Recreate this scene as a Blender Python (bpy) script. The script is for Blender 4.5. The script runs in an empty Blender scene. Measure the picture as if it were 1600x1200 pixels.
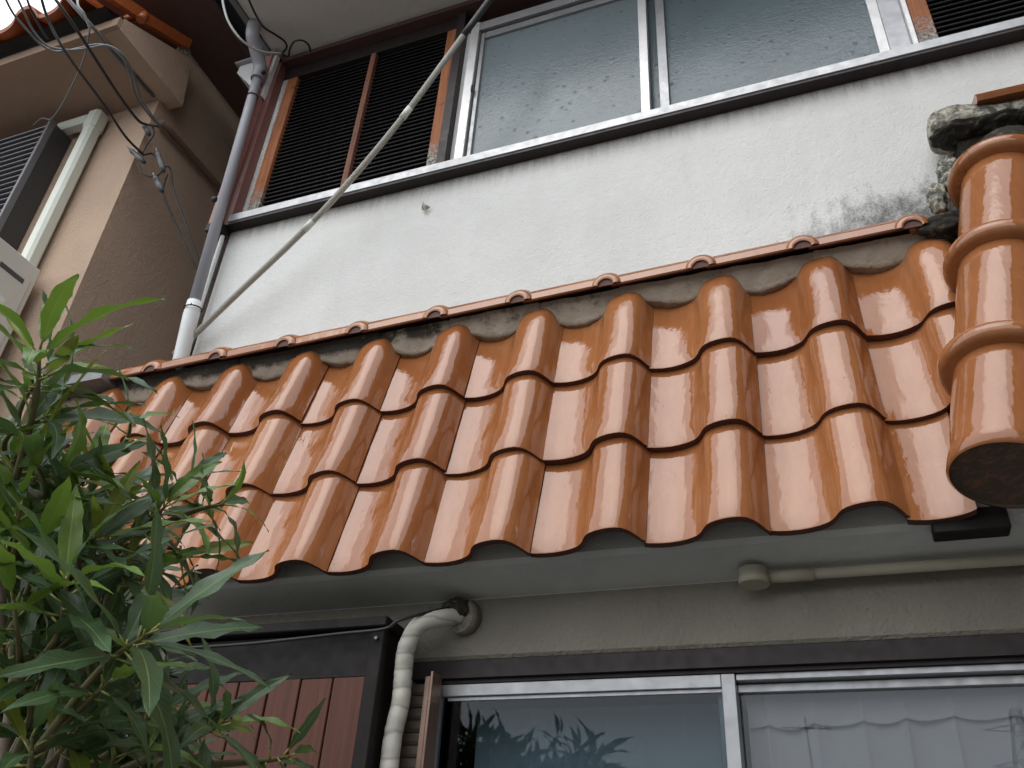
import bpy, bmesh, math, random
from mathutils import Vector, Matrix, noise
random.seed(7)
C = bpy.context.scene.collection
SC = bpy.context.scene
R = math.radians

# ------------------------------------------------------------ camera
CAM = Vector((0, 0, 1.6))
MR = Matrix(((0.9359015, 0.34729613, 0.05893877),
             (-0.1460965, 0.5349296, -0.83216954),
             (-0.32053735, 0.77021797, 0.55138016)))   # rows: camera right, down, forward
FPX = 1363.05
cd = bpy.data.cameras.new('camera'); cam = bpy.data.objects.new('camera', cd); C.objects.link(cam)
rt, dn, fw = MR[0], MR[1], MR[2]
m4 = Matrix(((rt[0], -dn[0], -fw[0], CAM[0]), (rt[1], -dn[1], -fw[1], CAM[1]), (rt[2], -dn[2], -fw[2], CAM[2]), (0, 0, 0, 1)))
cam.matrix_world = m4
cd.sensor_width = 36; cd.lens = FPX / 1600 * 36; cd.clip_start = .05; cd.clip_end = 600
SC.camera = cam

# ------------------------------------------------------------ light: bright overcast
w = bpy.data.worlds.new('World'); SC.world = w; w.use_nodes = True
nt = w.node_tree; nt.nodes.clear()
sky = nt.nodes.new('ShaderNodeTexSky'); sky.sky_type = 'NISHITA'; sky.sun_disc = False
sky.sun_elevation = R(52); sky.sun_rotation = R(200); sky.dust_density = 4; sky.air_density = 1
hsv = nt.nodes.new('ShaderNodeHueSaturation'); hsv.inputs['Saturation'].default_value = .25
mixn = nt.nodes.new('ShaderNodeMix'); mixn.data_type = 'RGBA'; mixn.inputs[0].default_value = .75
mixn.inputs[7].default_value = (17.5, 18.2, 19.0, 1)       # the white of the cloud layer
bg = nt.nodes.new('ShaderNodeBackground'); bg.inputs['Strength'].default_value = .13
out = nt.nodes.new('ShaderNodeOutputWorld')
nt.links.new(sky.outputs[0], hsv.inputs['Color']); nt.links.new(hsv.outputs[0], mixn.inputs[6])
nt.links.new(mixn.outputs[2], bg.inputs[0]); nt.links.new(bg.outputs[0], out.inputs[0])
sl = bpy.data.lights.new('sun', 'SUN'); sl.energy = .7; sl.angle = R(40); sl.color = (1, .97, .93)
so = bpy.data.objects.new('sun', sl); C.objects.link(so)
so.rotation_euler = (R(38), 0, R(-20))
vs = SC.view_settings; vs.view_transform = 'Standard'; vs.look = 'None'; vs.gamma = 1; vs.use_curve_mapping = False
vs.exposure = 0.1
SC.cycles.max_bounces = 8; SC.cycles.transparent_max_bounces = 16

# ------------------------------------------------------------ helpers
def at(px, py, Y=None, X=None, Z=None, dist=None):
    """the place in the world that a measured point of the photograph stands for, at a known depth"""
    r = MR.transposed() @ Vector(((px - 800) / FPX, (py - 600) / FPX, 1))
    if dist is not None: return CAM + r * dist
    if Y is not None: t = Y / r.y
    elif X is not None: t = X / r.x
    else: t = (Z - CAM.z) / r.z
    return CAM + r * t

def tag(o, label=None, cat=None, group=None, kind=None):
    if label: o['label'] = label
    if cat: o['category'] = cat
    if group: o['group'] = group
    if kind: o['kind'] = kind
    return o

ROOTLOC = {}
def root(name, loc, label=None, cat=None, group=None, kind=None):
    o = bpy.data.objects.new(name, None); o.empty_display_size = .1
    o.location = loc; C.objects.link(o); ROOTLOC[o.name] = Vector(loc)
    return tag(o, label, cat, group, kind)

def link(name, me, mats=None, parent=None):
    o = bpy.data.objects.new(name, me); C.objects.link(o)
    if mats is not None and not me.materials:
        for m in (mats if isinstance(mats, (list, tuple)) else [mats]): me.materials.append(m)
    if parent is not None:
        o.parent = parent
        off = ROOTLOC.get(parent.name, Vector((0, 0, 0)))
        o.matrix_parent_inverse = Matrix.Translation(-off)
    return o

class MB:
    """collects shapes in world coordinates into one mesh"""
    def __init__(s): s.v = []; s.f = []; s.mi = []; s.sm = []
    def face(s, idx, mi=0, sm=False): s.f.append(idx); s.mi.append(mi); s.sm.append(sm)
    def box(s, a, b, mi=0, frame=None, bev=0):
        x0, y0, z0 = [min(a[i], b[i]) for i in range(3)]; x1, y1, z1 = [max(a[i], b[i]) for i in range(3)]
        if bev <= 0:
            vs_ = [(x0,y0,z0),(x1,y0,z0),(x1,y1,z0),(x0,y1,z0),(x0,y0,z1),(x1,y0,z1),(x1,y1,z1),(x0,y1,z1)]
            fs = [(0,3,2,1),(4,5,6,7),(0,1,5,4),(1,2,6,5),(2,3,7,6),(3,0,4,7)]
        else:
            bm = bmesh.new(); bmesh.ops.create_cube(bm, size=1)
            for v in bm.verts: v.co = Vector(((x0+x1)/2+v.co.x*(x1-x0), (y0+y1)/2+v.co.y*(y1-y0), (z0+z1)/2+v.co.z*(z1-z0)))
            bmesh.ops.bevel(bm, geom=bm.edges[:], offset=bev, segments=1, affect='EDGES')
            bm.verts.index_update(); vs_ = [tuple(v.co) for v in bm.verts]; fs = [tuple(v.index for v in f.verts) for f in bm.faces]; bm.free()
        n = len(s.v)
        for v in vs_:
            v = Vector(v); s.v.append(tuple(frame @ v if frame else v))
        for f in fs: s.face(tuple(i + n for i in f), mi)
        return s
    def quad(s, a, b, c, d, mi=0):
        n = len(s.v); s.v += [tuple(a), tuple(b), tuple(c), tuple(d)]; s.face((n, n+1, n+2, n+3), mi); return s
    def prism(s, prof, axis, t0, t1, mi=0, sm=False):
        """prof: closed 2-D outline in the two other axes; extruded along axis"""
        n = len(s.v); k = len(prof)
        def mk(p, t):
            if axis == 0: return (t, p[0], p[1])
            if axis == 1: return (p[0], t, p[1])
            return (p[0], p[1], t)
        for p in prof: s.v.append(mk(p, t0))
        for p in prof: s.v.append(mk(p, t1))
        for i in range(k): s.face((n+i, n+(i+1) % k, n+k+(i+1) % k, n+k+i), mi, sm)
        s.face(tuple(n+i for i in reversed(range(k))), mi); s.face(tuple(n+k+i for i in range(k)), mi)
        return s
    def tube(s, pts, r, seg=8, mi=0, caps=True):
        pts = [Vector(p) for p in pts]; k = len(pts); n0 = len(s.v)
        rs = r if isinstance(r, (list, tuple)) else [r] * k
        t = (pts[1] - pts[0]).normalized(); a = t.orthogonal().normalized()
        for i in range(k):
            if i == 0: t = (pts[1]-pts[0]).normalized()
            elif i == k-1: t = (pts[-1]-pts[-2]).normalized()
            else: t = ((pts[i+1]-pts[i]).normalized() + (pts[i]-pts[i-1]).normalized()).normalized()
            a = (a - t * a.dot(t)).normalized(); b = t.cross(a)
            for j in range(seg):
                q = 2 * math.pi * j / seg
                s.v.append(tuple(pts[i] + (a * math.cos(q) + b * math.sin(q)) * rs[i]))
        for i in range(k-1):
            for j in range(seg):
                j2 = (j+1) % seg
                s.face((n0+i*seg+j, n0+i*seg+j2, n0+(i+1)*seg+j2, n0+(i+1)*seg+j), mi, True)
        if caps:
            s.face(tuple(n0+j for j in reversed(range(seg))), mi); s.face(tuple(n0+(k-1)*seg+j for j in range(seg)), mi)
        return s
    def mesh(s, name, fix=True):
        me = bpy.data.meshes.new(name); me.from_pydata(s.v, [], s.f)
        me.polygons.foreach_set('material_index', s.mi); me.polygons.foreach_set('use_smooth', s.sm)
        if fix:
            bm = bmesh.new(); bm.from_mesh(me); bmesh.ops.recalc_face_normals(bm, faces=bm.faces); bm.to_mesh(me); bm.free()
        me.update(); return me
    def build(s, name, mats, parent=None, **kw):
        return tag(link(name, s.mesh(name), mats, parent), **kw)

def spline(pts, n=8):
    """Catmull-Rom through the points"""
    pts = [Vector(p) for p in pts]; P = [pts[0]*2-pts[1]] + pts + [pts[-1]*2-pts[-2]]; o = []
    for i in range(1, len(P)-2):
        for k in range(n):
            t = k/n; a, b, c, d = P[i-1], P[i], P[i+1], P[i+2]
            o.append(.5*((2*b)+(c-a)*t+(2*a-5*b+4*c-d)*t*t+(3*b-a-3*c+d)*t**3))
    o.append(pts[-1]); return o

# ------------------------------------------------------------ materials
class NT:
    def __init__(s, name):
        s.m = bpy.data.materials.new(name); s.m.use_nodes = True; s.t = s.m.node_tree; s.t.nodes.clear()
        s.o = s.t.nodes.new('ShaderNodeOutputMaterial'); s.p = s.t.nodes.new('ShaderNodeBsdfPrincipled')
        s.t.links.new(s.p.outputs[0], s.o.inputs[0]); s.co = s.t.nodes.new('ShaderNodeTexCoord')
    def n(s, typ, **kw):
        x = s.t.nodes.new(typ)
        for k, v in kw.items(): setattr(x, k, v)
        return x
    def l(s, a, b): s.t.links.new(a, b)
    def mapping(s, scale=(1,1,1), loc=(0,0,0), rnd=False, src='Object'):
        mp = s.n('ShaderNodeMapping'); mp.inputs['Scale'].default_value = scale; mp.inputs['Location'].default_value = loc
        s.l(s.co.outputs[src], mp.inputs[0])
        if rnd:
            oi = s.n('ShaderNodeObjectInfo'); ml = s.n('ShaderNodeMath', operation='MULTIPLY'); ml.inputs[1].default_value = 37.
            s.l(oi.outputs['Random'], ml.inputs[0]); cb = s.n('ShaderNodeCombineXYZ')
            for i in range(3): s.l(ml.outputs[0], cb.inputs[i])
            s.l(cb.outputs[0], mp.inputs['Location'])
        return mp.outputs[0]
    def noise(s, vec, scale, detail=4, rough=.5, dist=0):
        x = s.n('ShaderNodeTexNoise'); x.inputs['Scale'].default_value = scale; x.inputs['Detail'].default_value = detail
        x.inputs['Roughness'].default_value = rough; x.inputs['Distortion'].default_value = dist; s.l(vec, x.inputs['Vector']); return x.outputs[0]
    def ramp(s, f, stops):
        x = s.n('ShaderNodeValToRGB'); e = x.color_ramp.elements
        while len(e) < len(stops): e.new(.5)
        for q, (p, c) in zip(e, stops):
            q.position = p; q.color = (c, c, c, 1) if isinstance(c, (int, float)) else (*c, 1)
        s.l(f, x.inputs[0]); return x.outputs[0]
    def mix(s, f, a, b, typ='MIX'):
        x = s.n('ShaderNodeMix'); x.data_type = 'RGBA'; x.blend_type = typ
        for sk, v in ((x.inputs[0], f), (x.inputs[6], a), (x.inputs[7], b)):
            if isinstance(v, bpy.types.NodeSocket): s.l(v, sk)
            elif isinstance(v, (int, float)): sk.default_value = v
            else: sk.default_value = (*v, 1)
        return x.outputs[2]
    def math(s, op, a, b=0.):
        x = s.n('ShaderNodeMath', operation=op)
        for sk, v in ((x.inputs[0], a), (x.inputs[1], b)):
            if isinstance(v, bpy.types.NodeSocket): s.l(v, sk)
            else: sk.default_value = v
        return x.outputs[0]
    def bump(s, h, strength, dist=.002, normal=None):
        x = s.n('ShaderNodeBump'); x.inputs['Strength'].default_value = strength; x.inputs['Distance'].default_value = dist
        s.l(h, x.inputs['Height'])
        if normal: s.l(normal, x.inputs['Normal'])
        return x.outputs[0]
    def set(s, color=None, rough=None, metal=None, normal=None, spec=None, ior=None, coat=None):
        for k, v in (('Base Color', color), ('Roughness', rough), ('Metallic', metal), ('Normal', normal), ('Specular IOR Level', spec), ('IOR', ior), ('Coat Weight', coat)):
            if v is None: continue
            sk = s.p.inputs[k]
            if isinstance(v, bpy.types.NodeSocket): s.l(v, sk)
            elif isinstance(v, (tuple, list)): sk.default_value = (*v, 1)
            else: sk.default_value = v
        return s.m

def simple(name, col, rough=.5, metal=0., var=.15, nscale=20, bump=0., bscale=150, spec=.5):
    n = NT(name); v = n.mapping()
    f = n.noise(v, nscale, 5, .6)
    c = n.mix(f, tuple(x*(1-var) for x in col), tuple(min(1, x*(1+var)) for x in col))
    nm = n.bump(n.noise(v, bscale, 3), bump, .001) if bump else None
    r = n.ramp(n.noise(v, nscale*2.3, 4), [(.3, max(0, rough-.08)), (.7, min(1, rough+.08))])
    return n.set(c, r, metal, nm, spec)

def stucco(name, col, scale=170, strength=.5, dirt=None, grime=.12, dist=.003):
    n = NT(name); v = n.mapping()
    big = n.noise(v, 1.6, 6, .6); mid = n.noise(n.mapping((1, 1, .35)), 6, 5, .65)
    c = n.mix(n.ramp(big, [(.3, 0.), (.7, 1.)]), tuple(x*(1-grime) for x in col), col)
    c = n.mix(n.math('MULTIPLY', n.ramp(mid, [(.5, 0.), (.75, 1.)]), .35), c, tuple(x*(1-grime*1.6) for x in col))
    fine = n.noise(v, scale, 3, .6); speck = n.ramp(n.noise(v, scale*.6, 2), [(.62, 0.), (.72, 1.)])
    c = n.mix(n.math('MULTIPLY', speck, .3), c, tuple(x*.72 for x in col))
    if dirt: c = dirt(n, c)
    h = n.math('ADD', fine, n.math('MULTIPLY', n.noise(v, scale*.35, 3, .5), .9))
    return n.set(c, .9, 0, n.bump(h, strength, dist), .25)

def wall_dirt(n, c):
    """rain dirt under the sill, soot-like mould by the corner tile, grime along the ridge"""
    sp = n.n('ShaderNodeSeparateXYZ'); n.l(n.co.outputs['Object'], sp.inputs[0])
    x, z = sp.outputs[0], sp.outputs[2]
    v = n.mapping(); st = n.noise(n.mapping((1, 1, .12)), 30, 4, .7); fine = n.noise(v, 150, 3, .7)
    # just under the sill: z 4.24 down to 4.12
    a = n.ramp(n.math('DIVIDE', n.math('SUBTRACT', z, 4.10), .14), [(0., 0.), (.4, .2), (1., 1.)])
    a = n.math('MULTIPLY', a, n.ramp(n.math('ADD', n.math('MULTIPLY', st, .6), n.math('MULTIPLY', fine, .5)), [(.42, 0.), (.72, 1.)]))
    c = n.mix(a, c, (.17, .155, .13))
    # mould patch: centre x .36, z 3.58
    dx = n.math('DIVIDE', n.math('SUBTRACT', x, .35), .30); dz = n.math('DIVIDE', n.math('SUBTRACT', z, 3.52), .16)
    d = n.math('SQRT', n.math('ADD', n.math('MULTIPLY', dx, dx), n.math('MULTIPLY', dz, dz)))
    col = n.noise(n.mapping((1, 1, .6)), 20, 4, .65)
    q = n.math('ADD', n.math('SUBTRACT', 1.25, d), n.math('MULTIPLY', n.math('SUBTRACT', col, .5), 2.6))
    q = n.math('ADD', q, n.math('MULTIPLY', n.math('SUBTRACT', fine, .5), 1.5))
    c = n.mix(n.math('MULTIPLY', n.ramp(q, [(.0, 0.), (1.6, 1.)]), .9), c, (.10, .10, .10))
    # faint grey line of dirt where the ridge tiles meet the wall
    a = n.ramp(n.math('DIVIDE', n.math('SUBTRACT', 3.58, z), .12), [(0., 0.), (1., .5)])
    a = n.math('MULTIPLY', a, n.ramp(n.noise(v, 9, 5, .7), [(.5, 0.), (.7, 1.)]))
    return n.mix(a, c, (.33, .32, .30))

def glaze(name, base, alt, soot=False, rough=.025):
    n = NT(name); v = n.mapping(rnd=True)
    st = n.noise(n.mapping((55, 55, 3.), rnd=True), 1, 4, .6)
    cl = n.noise(v, 7, 4, .6)
    c = n.mix(n.ramp(st, [(.3, 0.), (.75, 1.)]), base, alt)
    c = n.mix(n.math('MULTIPLY', n.ramp(cl, [(.45, 0.), (.7, 1.)]), .35), c, (base[0]*.72, base[1]*.6, base[2]*.55))
    oi = n.n('ShaderNodeObjectInfo')
    c = n.mix(n.ramp(oi.outputs['Random'], [(0., 0.), (1., .75)]), c, (base[0]*.8, base[1]*.72, base[2]*.7))
    # tiny pits in the glaze
    vo = n.n('ShaderNodeTexVoronoi'); vo.inputs['Scale'].default_value = 38; n.l(v, vo.inputs['Vector'])
    pit = n.ramp(vo.outputs['Distance'], [(.035, 1.), (.06, 0.)])
    keep = n.ramp(n.noise(v, 14, 2), [(.55, 0.), (.6, 1.)])
    pit = n.math('MULTIPLY', pit, keep)
    c = n.mix(pit, c, (.05, .025, .015))
    # lime bloom where water has stood
    bloom = n.ramp(n.noise(v, 24, 6, .7, .4), [(.6, 0.), (.78, .16)])
    c = n.mix(bloom, c, (.62, .45, .38))
    if soot:     # black stains burnt or grown into the upper roll tiles
        sp = n.n('ShaderNodeSeparateXYZ'); n.l(n.co.outputs['Object'], sp.inputs[0])
        vs2 = n.mapping((1, 1, .45))
        q = n.math('ADD', n.noise(vs2, 17, 6, .7, .5), n.math('MULTIPLY', n.math('SUBTRACT', sp.outputs[2], 3.5), .9))
        q = n.math('SUBTRACT', q, n.math('MULTIPLY', n.math('SUBTRACT', sp.outputs[0], .50), 1.6))
        c = n.mix(n.math('MULTIPLY', n.ramp(q, [(.58, 0.), (.70, 1.)]), .85), c, (.04, .03, .022))
    r = n.ramp(n.noise(n.mapping((25, 25, 2.5), rnd=True), 1, 5, .7), [(.35, rough), (.6, rough+.02), (.8, rough+.08)])
    r = n.math('ADD', r, n.math('MULTIPLY', pit, .5))
    b1 = n.bump(n.noise(n.mapping((9, 9, 3), rnd=True), 1.6, 3, .5), .28, .012)
    b2 = n.bump(n.noise(v, 95, 3, .6), .22, .0012, b1)
    b3 = n.bump(n.math('SUBTRACT', 1., pit), .6, .001, b2)
    return n.set(c, r, 0, b3, .5, 1.54)

M = {}
M['stucco'] = stucco('white_stucco', (.68, .68, .66), 115, .9, wall_dirt, .15)
M['soffit'] = stucco('grey_soffit_plaster', (.60, .61, .59), 150, .6, None, .25)
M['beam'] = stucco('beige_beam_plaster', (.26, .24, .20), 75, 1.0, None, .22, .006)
M['eaves'] = stucco('eaves_plaster', (.68, .665, .64), 90, .6, None, .15)
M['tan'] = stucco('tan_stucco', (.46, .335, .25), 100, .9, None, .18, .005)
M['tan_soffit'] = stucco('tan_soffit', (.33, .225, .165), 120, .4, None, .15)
M['glaze'] = glaze('orange_glaze', (.305, .115, .041), (.36, .150, .060))
M['glaze_roll'] = glaze('stained_orange_glaze', (.305, .115, .041), (.36, .150, .060), True)
M['glaze_old'] = glaze('dull_orange_glaze', (.34, .085, .025), (.40, .12, .04), rough=.22)
M['clay_edge'] = simple('clay_edge', (.085, .028, .016), .7, var=.35, nscale=60)
M['clay_end'] = None
def clay_end():
    n = NT('sooty_end_cap'); v = n.mapping(); g = n.noise(n.mapping((3, 3, 16)), 6, 5, .7, 1.5)
    c = n.mix(n.ramp(g, [(.5, 0.), (.68, 1.)]), (.07, .045, .03), (.19, .085, .045))
    return n.set(c, .8, 0, n.bump(n.noise(v, 80, 4), .5, .002))
M['clay_end'] = clay_end()
def mortar():
    n = NT('ridge_mortar'); v = n.mapping()
    sp = n.n('ShaderNodeSeparateXYZ'); n.l(n.co.outputs['Object'], sp.inputs[0])
    c = n.mix(n.noise(v, 14, 5, .7), (.25, .205, .16), (.48, .405, .325))
    # black mould: heavier to the left of the roof and in blotches
    lf = n.ramp(n.math('ADD', n.math('MULTIPLY', sp.outputs[0], -.35), n.math('MULTIPLY', n.noise(v, 8, 5, .7), 1.1)), [(.86, 0.), (1.06, 1.)])
    up = n.ramp(n.math('ADD', n.math('DIVIDE', n.math('SUBTRACT', sp.outputs[2], 3.368), .06), n.math('MULTIPLY', n.math('SUBTRACT', n.noise(v, 26, 4, .6), .5), .9)), [(.3, .12), (.6, 1.)])
    c = n.mix(n.math('MULTIPLY', n.math('MULTIPLY', lf, up), .92), c, (.022, .021, .018))
    sm = n.ramp(n.noise(v, 21, 4, .7), [(.56, 0.), (.7, .6)])
    c = n.mix(sm, c, (.09, .085, .07))
    return n.set(c, .92, 0, n.bump(n.noise(v, 55, 5, .65), .9, .006), .3)
M['mortar'] = mortar()
def old_mortar():
    n = NT('weathered_plaster_knob'); v = n.mapping()
    c = n.mix(n.ramp(n.noise(v, 17, 5, .75, .8), [(.42, 0.), (.56, 1.)]), (.09, .09, .08), (.50, .47, .39))
    c = n.mix(n.ramp(n.noise(v, 42, 4, .7), [(.5, 0.), (.66, .8)]), c, (.075, .08, .055))
    return n.set(c, .9, 0, n.bump(n.noise(v, 45, 5, .7), 1., .008), .3)
M['old_mortar'] = old_mortar()
def black_mortar():
    n = NT('mossy_black_mortar'); v = n.mapping()
    c = n.mix(n.noise(v, 30, 5, .7), (.016, .015, .012), (.045, .042, .032))
    c = n.mix(n.ramp(n.noise(v, 48, 5, .75), [(.55, 0.), (.68, .8)]), c, (.17, .155, .125))
    c = n.mix(n.ramp(n.noise(v, 12, 4, .7), [(.56, 0.), (.68, .5)]), c, (.13, .085, .055))
    return n.set(c, .95, 0, n.bump(n.noise(v, 60, 6, .75), 1., .01), .3)
M['black_mortar'] = black_mortar()
def alu(name, col, rough=.38):
    n = NT(name); v = n.mapping(); st = n.noise(n.mapping((3, 3, 3)), 6, 6, .7)
    c = n.mix(n.ramp(st, [(.35, 0.), (.75, .5)]), col, tuple(x*.72 for x in col))
    return n.set(c, n.ramp(n.noise(v, 30, 5), [(.3, rough-.08), (.7, rough+.12)]), .55, n.bump(n.noise(n.mapping((4, 4, 90)), 2, 2), .04, .001))
M['alu'] = alu('silver_aluminium', (.35, .355, .365))
M['alu_bright'] = alu('pale_aluminium', (.60, .60, .60), .42)
M['alu_dark'] = alu('dull_aluminium', (.38, .38, .40), .45)
M['brown_metal'] = simple('dark_brown_trim', (.022, .015, .015), .5, .0, .25, 12, spec=.3)
M['red_brown'] = simple('red_brown_trim', (.17, .075, .065), .5, .0, .2, 10)
M['head_brown'] = simple('head_trim_brown', (.075, .038, .036), .5, .0, .2, 10)
M['mauve_trim'] = simple('mauve_trim', (.36, .17, .15), .55, .0, .15, 10)
def bare_wood(name, hi, lo, zl=None):
    n = NT(name); v = n.mapping(); g = n.noise(n.mapping((40, 40, 2.)), 1, 6, .75, .5)
    c = n.mix(n.ramp(g, [(.35, 0.), (.65, 1.)]), lo, hi)
    blot = n.ramp(n.noise(v, 19, 6, .75), [(.56, 0.), (.68, .8)])
    c = n.mix(blot, c, (.07, .035, .025))
    if zl:   # grey rotten lower end of the post
        sp = n.n('ShaderNodeSeparateXYZ'); n.l(n.co.outputs['Object'], sp.inputs[0])
        a = n.ramp(n.math('ADD', n.math('DIVIDE', n.math('SUBTRACT', zl, sp.outputs[2]), .14), n.math('MULTIPLY', n.math('SUBTRACT', n.noise(v, 22, 5), .5), 1.6)), [(-.1 if False else 0., 0.), (.9, 1.)])
        gr = n.mix(n.ramp(n.noise(v, 70, 4, .8), [(.4, 0.), (.62, 1.)]), (.05, .045, .045), (.45, .42, .38))
        c = n.mix(a, c, gr)
    return n.set(c, .75, 0, n.bump(g, .6, .002), .3)
M['orange_wood'] = bare_wood('peeling_orange_wood', (.40, .15, .06), (.20, .07, .035), 4.52)
M['stile_wood'] = bare_wood('brown_stile_wood', (.25, .10, .06), (.12, .05, .035), 4.40)
def boards():
    n = NT('red_brown_boards'); oi = n.n('ShaderNodeObjectInfo')
    g = n.noise(n.mapping((60, 60, 1.6), rnd=True), 1, 7, .75, .6)
    c = n.mix(n.ramp(g, [(.3, 0.), (.7, 1.)]), (.060, .019, .012), (.145, .050, .030))
    c = n.mix(n.math('MULTIPLY', oi.outputs['Random'], .45), c, (.06, .027, .02))
    return n.set(c, .6, 0, n.bump(g, .35, .001), .25)
M['boards'] = boards()
M['dark_wood'] = simple('dark_stained_wood', (.010, .008, .007), .7, var=.4, nscale=14, bump=.2, bscale=60, spec=.25)
M['slat_dark'] = simple('black_brown_slat', (.009, .0085, .009), .4, var=.3, nscale=20, spec=.3)
M['slat_void'] = simple('louvre_backing', (.010, .010, .012), .9)
def obscure(name, col):
    n = NT(name); v = n.mapping()
    # pattern of small leafy dabs pressed in the glass
    vo = n.n('ShaderNodeTexVoronoi'); vo.inputs['Scale'].default_value = 22; vo.inputs['Randomness'].default_value = .9
    wv = n.mapping((1, 1, 1)); dis = n.noise(v, 60, 2); mx = n.mix(.025, wv, n.n('ShaderNodeTexNoise').outputs[1]); n.l(mx, vo.inputs['Vector'])
    dab = n.ramp(vo.outputs['Distance'], [(.08, 1.), (.26, 0.)])
    dab = n.math('MULTIPLY', dab, n.ramp(n.noise(n.mapping((1, 1, 2.0)), 42, 4, .7, 1.5), [(.36, 0.), (.52, 1.)]))
    cl = n.noise(v, 2.6, 4, .5)
    c = n.mix(n.ramp(cl, [(.3, 0.), (.7, 1.)]), tuple(x*.85 for x in col), tuple(x*1.1 for x in col))
    c = n.mix(n.math('MULTIPLY', dab, .55), c, tuple(x*.45 for x in col))
    h = n.noise(n.mapping((1, 1, 1.5)), 38, 3, .55, 1.6)
    nm = n.bump(h, .30, .004); nm = n.bump(dab, .4, .002, nm)
    return n.set(c, .17, 0, nm, .5, 1.34)
M['obscure'] = obscure('pressed_obscure_glass', (.155, .190, .203))
M['obscure_plain'] = obscure('plain_obscure_glass', (.110, .145, .162))
def glass(name='window_glass', ior=1.36, tint=(.72, .73, .74)):
    n = NT(name)
    gl = n.n('ShaderNodeBsdfGlossy'); gl.inputs['Roughness'].default_value = .01; gl.inputs['Color'].default_value = (.95, .97, 1, 1)
    tr = n.n('ShaderNodeBsdfTransparent'); tr.inputs['Color'].default_value = (*tint, 1)
    fr = n.n('ShaderNodeFresnel'); fr.inputs[0].default_value = ior
    b = n.bump(n.noise(n.mapping(), 2.5, 2), .05, .01); n.l(b, gl.inputs['Normal']); n.l(b, fr.inputs['Normal'])
    mx = n.n('ShaderNodeMixShader'); n.l(fr.outputs[0], mx.inputs[0]); n.l(tr.outputs[0], mx.inputs[1]); n.l(gl.outputs[0], mx.inputs[2])
    n.l(mx.outputs[0], n.o.inputs[0]); n.t.nodes.remove(n.p); return n.m
M['glass'] = glass()
M['glass_dim'] = glass('screened_window_glass', 1.33, (.56, .62, .65))
def lace():
    n = NT('white_lace_curtain'); v = n.mapping()
    c = n.mix(n.noise(v, 30, 4), (.72, .73, .74), (.80, .80, .80))
    m = n.set(c, .9); n.p.inputs['Alpha'].default_value = .96; return m
M['lace'] = lace()
M['room'] = simple('dim_room', (.05, .05, .05), .9)
M['pvc_grey'] = simple('grey_pvc_pipe', (.30, .30, .33), .42, var=.18, nscale=5)
M['pvc_white'] = simple('white_pvc', (.66, .68, .68), .45, var=.15, nscale=9)
M['pvc_cream'] = simple('pale_green_white_pipe', (.60, .63, .56), .45, var=.1, nscale=6)
M['cream_paint'] = simple('cream_painted_pipe', (.33, .30, .23), .7, var=.15, nscale=12, bump=.3, bscale=90)
M['brown_pipe'] = simple('brown_conduit', (.17, .11, .075), .6)
def ribbed():
    n = NT('ribbed_conduit'); v = n.mapping()
    w_ = n.n('ShaderNodeTexWave'); w_.bands_direction = 'Z'; w_.inputs['Scale'].default_value = 70; n.l(v, w_.inputs['Vector'])
    c = n.mix(n.noise(v, 12, 4), (.36, .345, .30), (.50, .48, .43))
    c = n.mix(n.math('MULTIPLY', n.math('SUBTRACT', 1., w_.outputs['Fac']), .45), c, (.2, .19, .16))
    return n.set(c, .6, 0, n.bump(w_.outputs['Fac'], .6, .003))
M['ribbed'] = ribbed()
M['tape_black'] = simple('black_tape', (.02, .02, .022), .5)
def tape():
    n = NT('wrapped_white_tape'); v = n.mapping(); w_ = n.n('ShaderNodeTexWave'); w_.bands_direction = 'Z'; w_.inputs['Scale'].default_value = 6.5; w_.inputs['Distortion'].default_value = 7; w_.inputs['Detail Scale'].default_value = .7; n.l(v, w_.inputs['Vector'])
    w_.inputs['Detail'].default_value = 4
    c = n.mix(n.noise(v, 18, 5), (.44, .43, .37), (.60, .585, .52))
    c = n.mix(n.ramp(w_.outputs['Fac'], [(.0, .45), (.10, 0.)]), c, (.16, .15, .12))
    nm = n.bump(w_.outputs['Fac'], .5, .004); nm = n.bump(n.noise(v, 70, 4, .6), .4, .002, nm)
    return n.set(c, .6, 0, nm)
M['tape'] = tape()
M['ac_body'] = simple('beige_white_enamel', (.55, .54, .49), .45, var=.08, nscale=8)
M['ac_dark'] = simple('dark_recess', (.06, .06, .06), .7)
M['label_white'] = simple('label_paper', (.62, .64, .66), .5)
M['label_ink'] = simple('label_ink', (.04, .04, .05), .5)
M['shutter_grey'] = simple('grey_shutter_metal', (.16, .155, .165), .4, .2, .12, 15)
M['shutter_side'] = simple('dark_bronze_sheet', (.050, .050, .052), .45, .2, .15, 15)
M['cable_black'] = simple('black_cable', (.018, .018, .02), .5)
M['cable_grey'] = simple('grey_cable', (.15, .16, .17), .5)
M['cable_white'] = simple('white_cable', (.55, .55, .54), .5)
M['porcelain'] = simple('dirty_porcelain', (.09, .095, .10), .4, var=.4, nscale=60)
M['navy_clad'] = simple('dark_navy_cladding', (.018, .02, .028), .6)
M['brown_clad'] = simple('brown_upper_wall', (.10, .055, .045), .8)
M['sheet_grey'] = simple('grey_flashing', (.20, .21, .22), .45, .4, .3, 18)
M['shutter_brown'] = simple('bronze_brown_shutter', (.13, .105, .085), .45, .3, .15, 10)
M['bronze'] = simple('bronze_anodised', (.24, .155, .12), .35, .5, .15, 10)
M['asphalt'] = simple('asphalt', (.11, .107, .10), .9, var=.3, nscale=40, bump=.6, bscale=90)
M['bark'] = simple('grey_brown_bark', (.13, .10, .075), .85, var=.35, nscale=50, bump=.8, bscale=90)
M['twig'] = simple('olive_twig', (.12, .105, .04), .65, var=.3, nscale=50)
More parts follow.
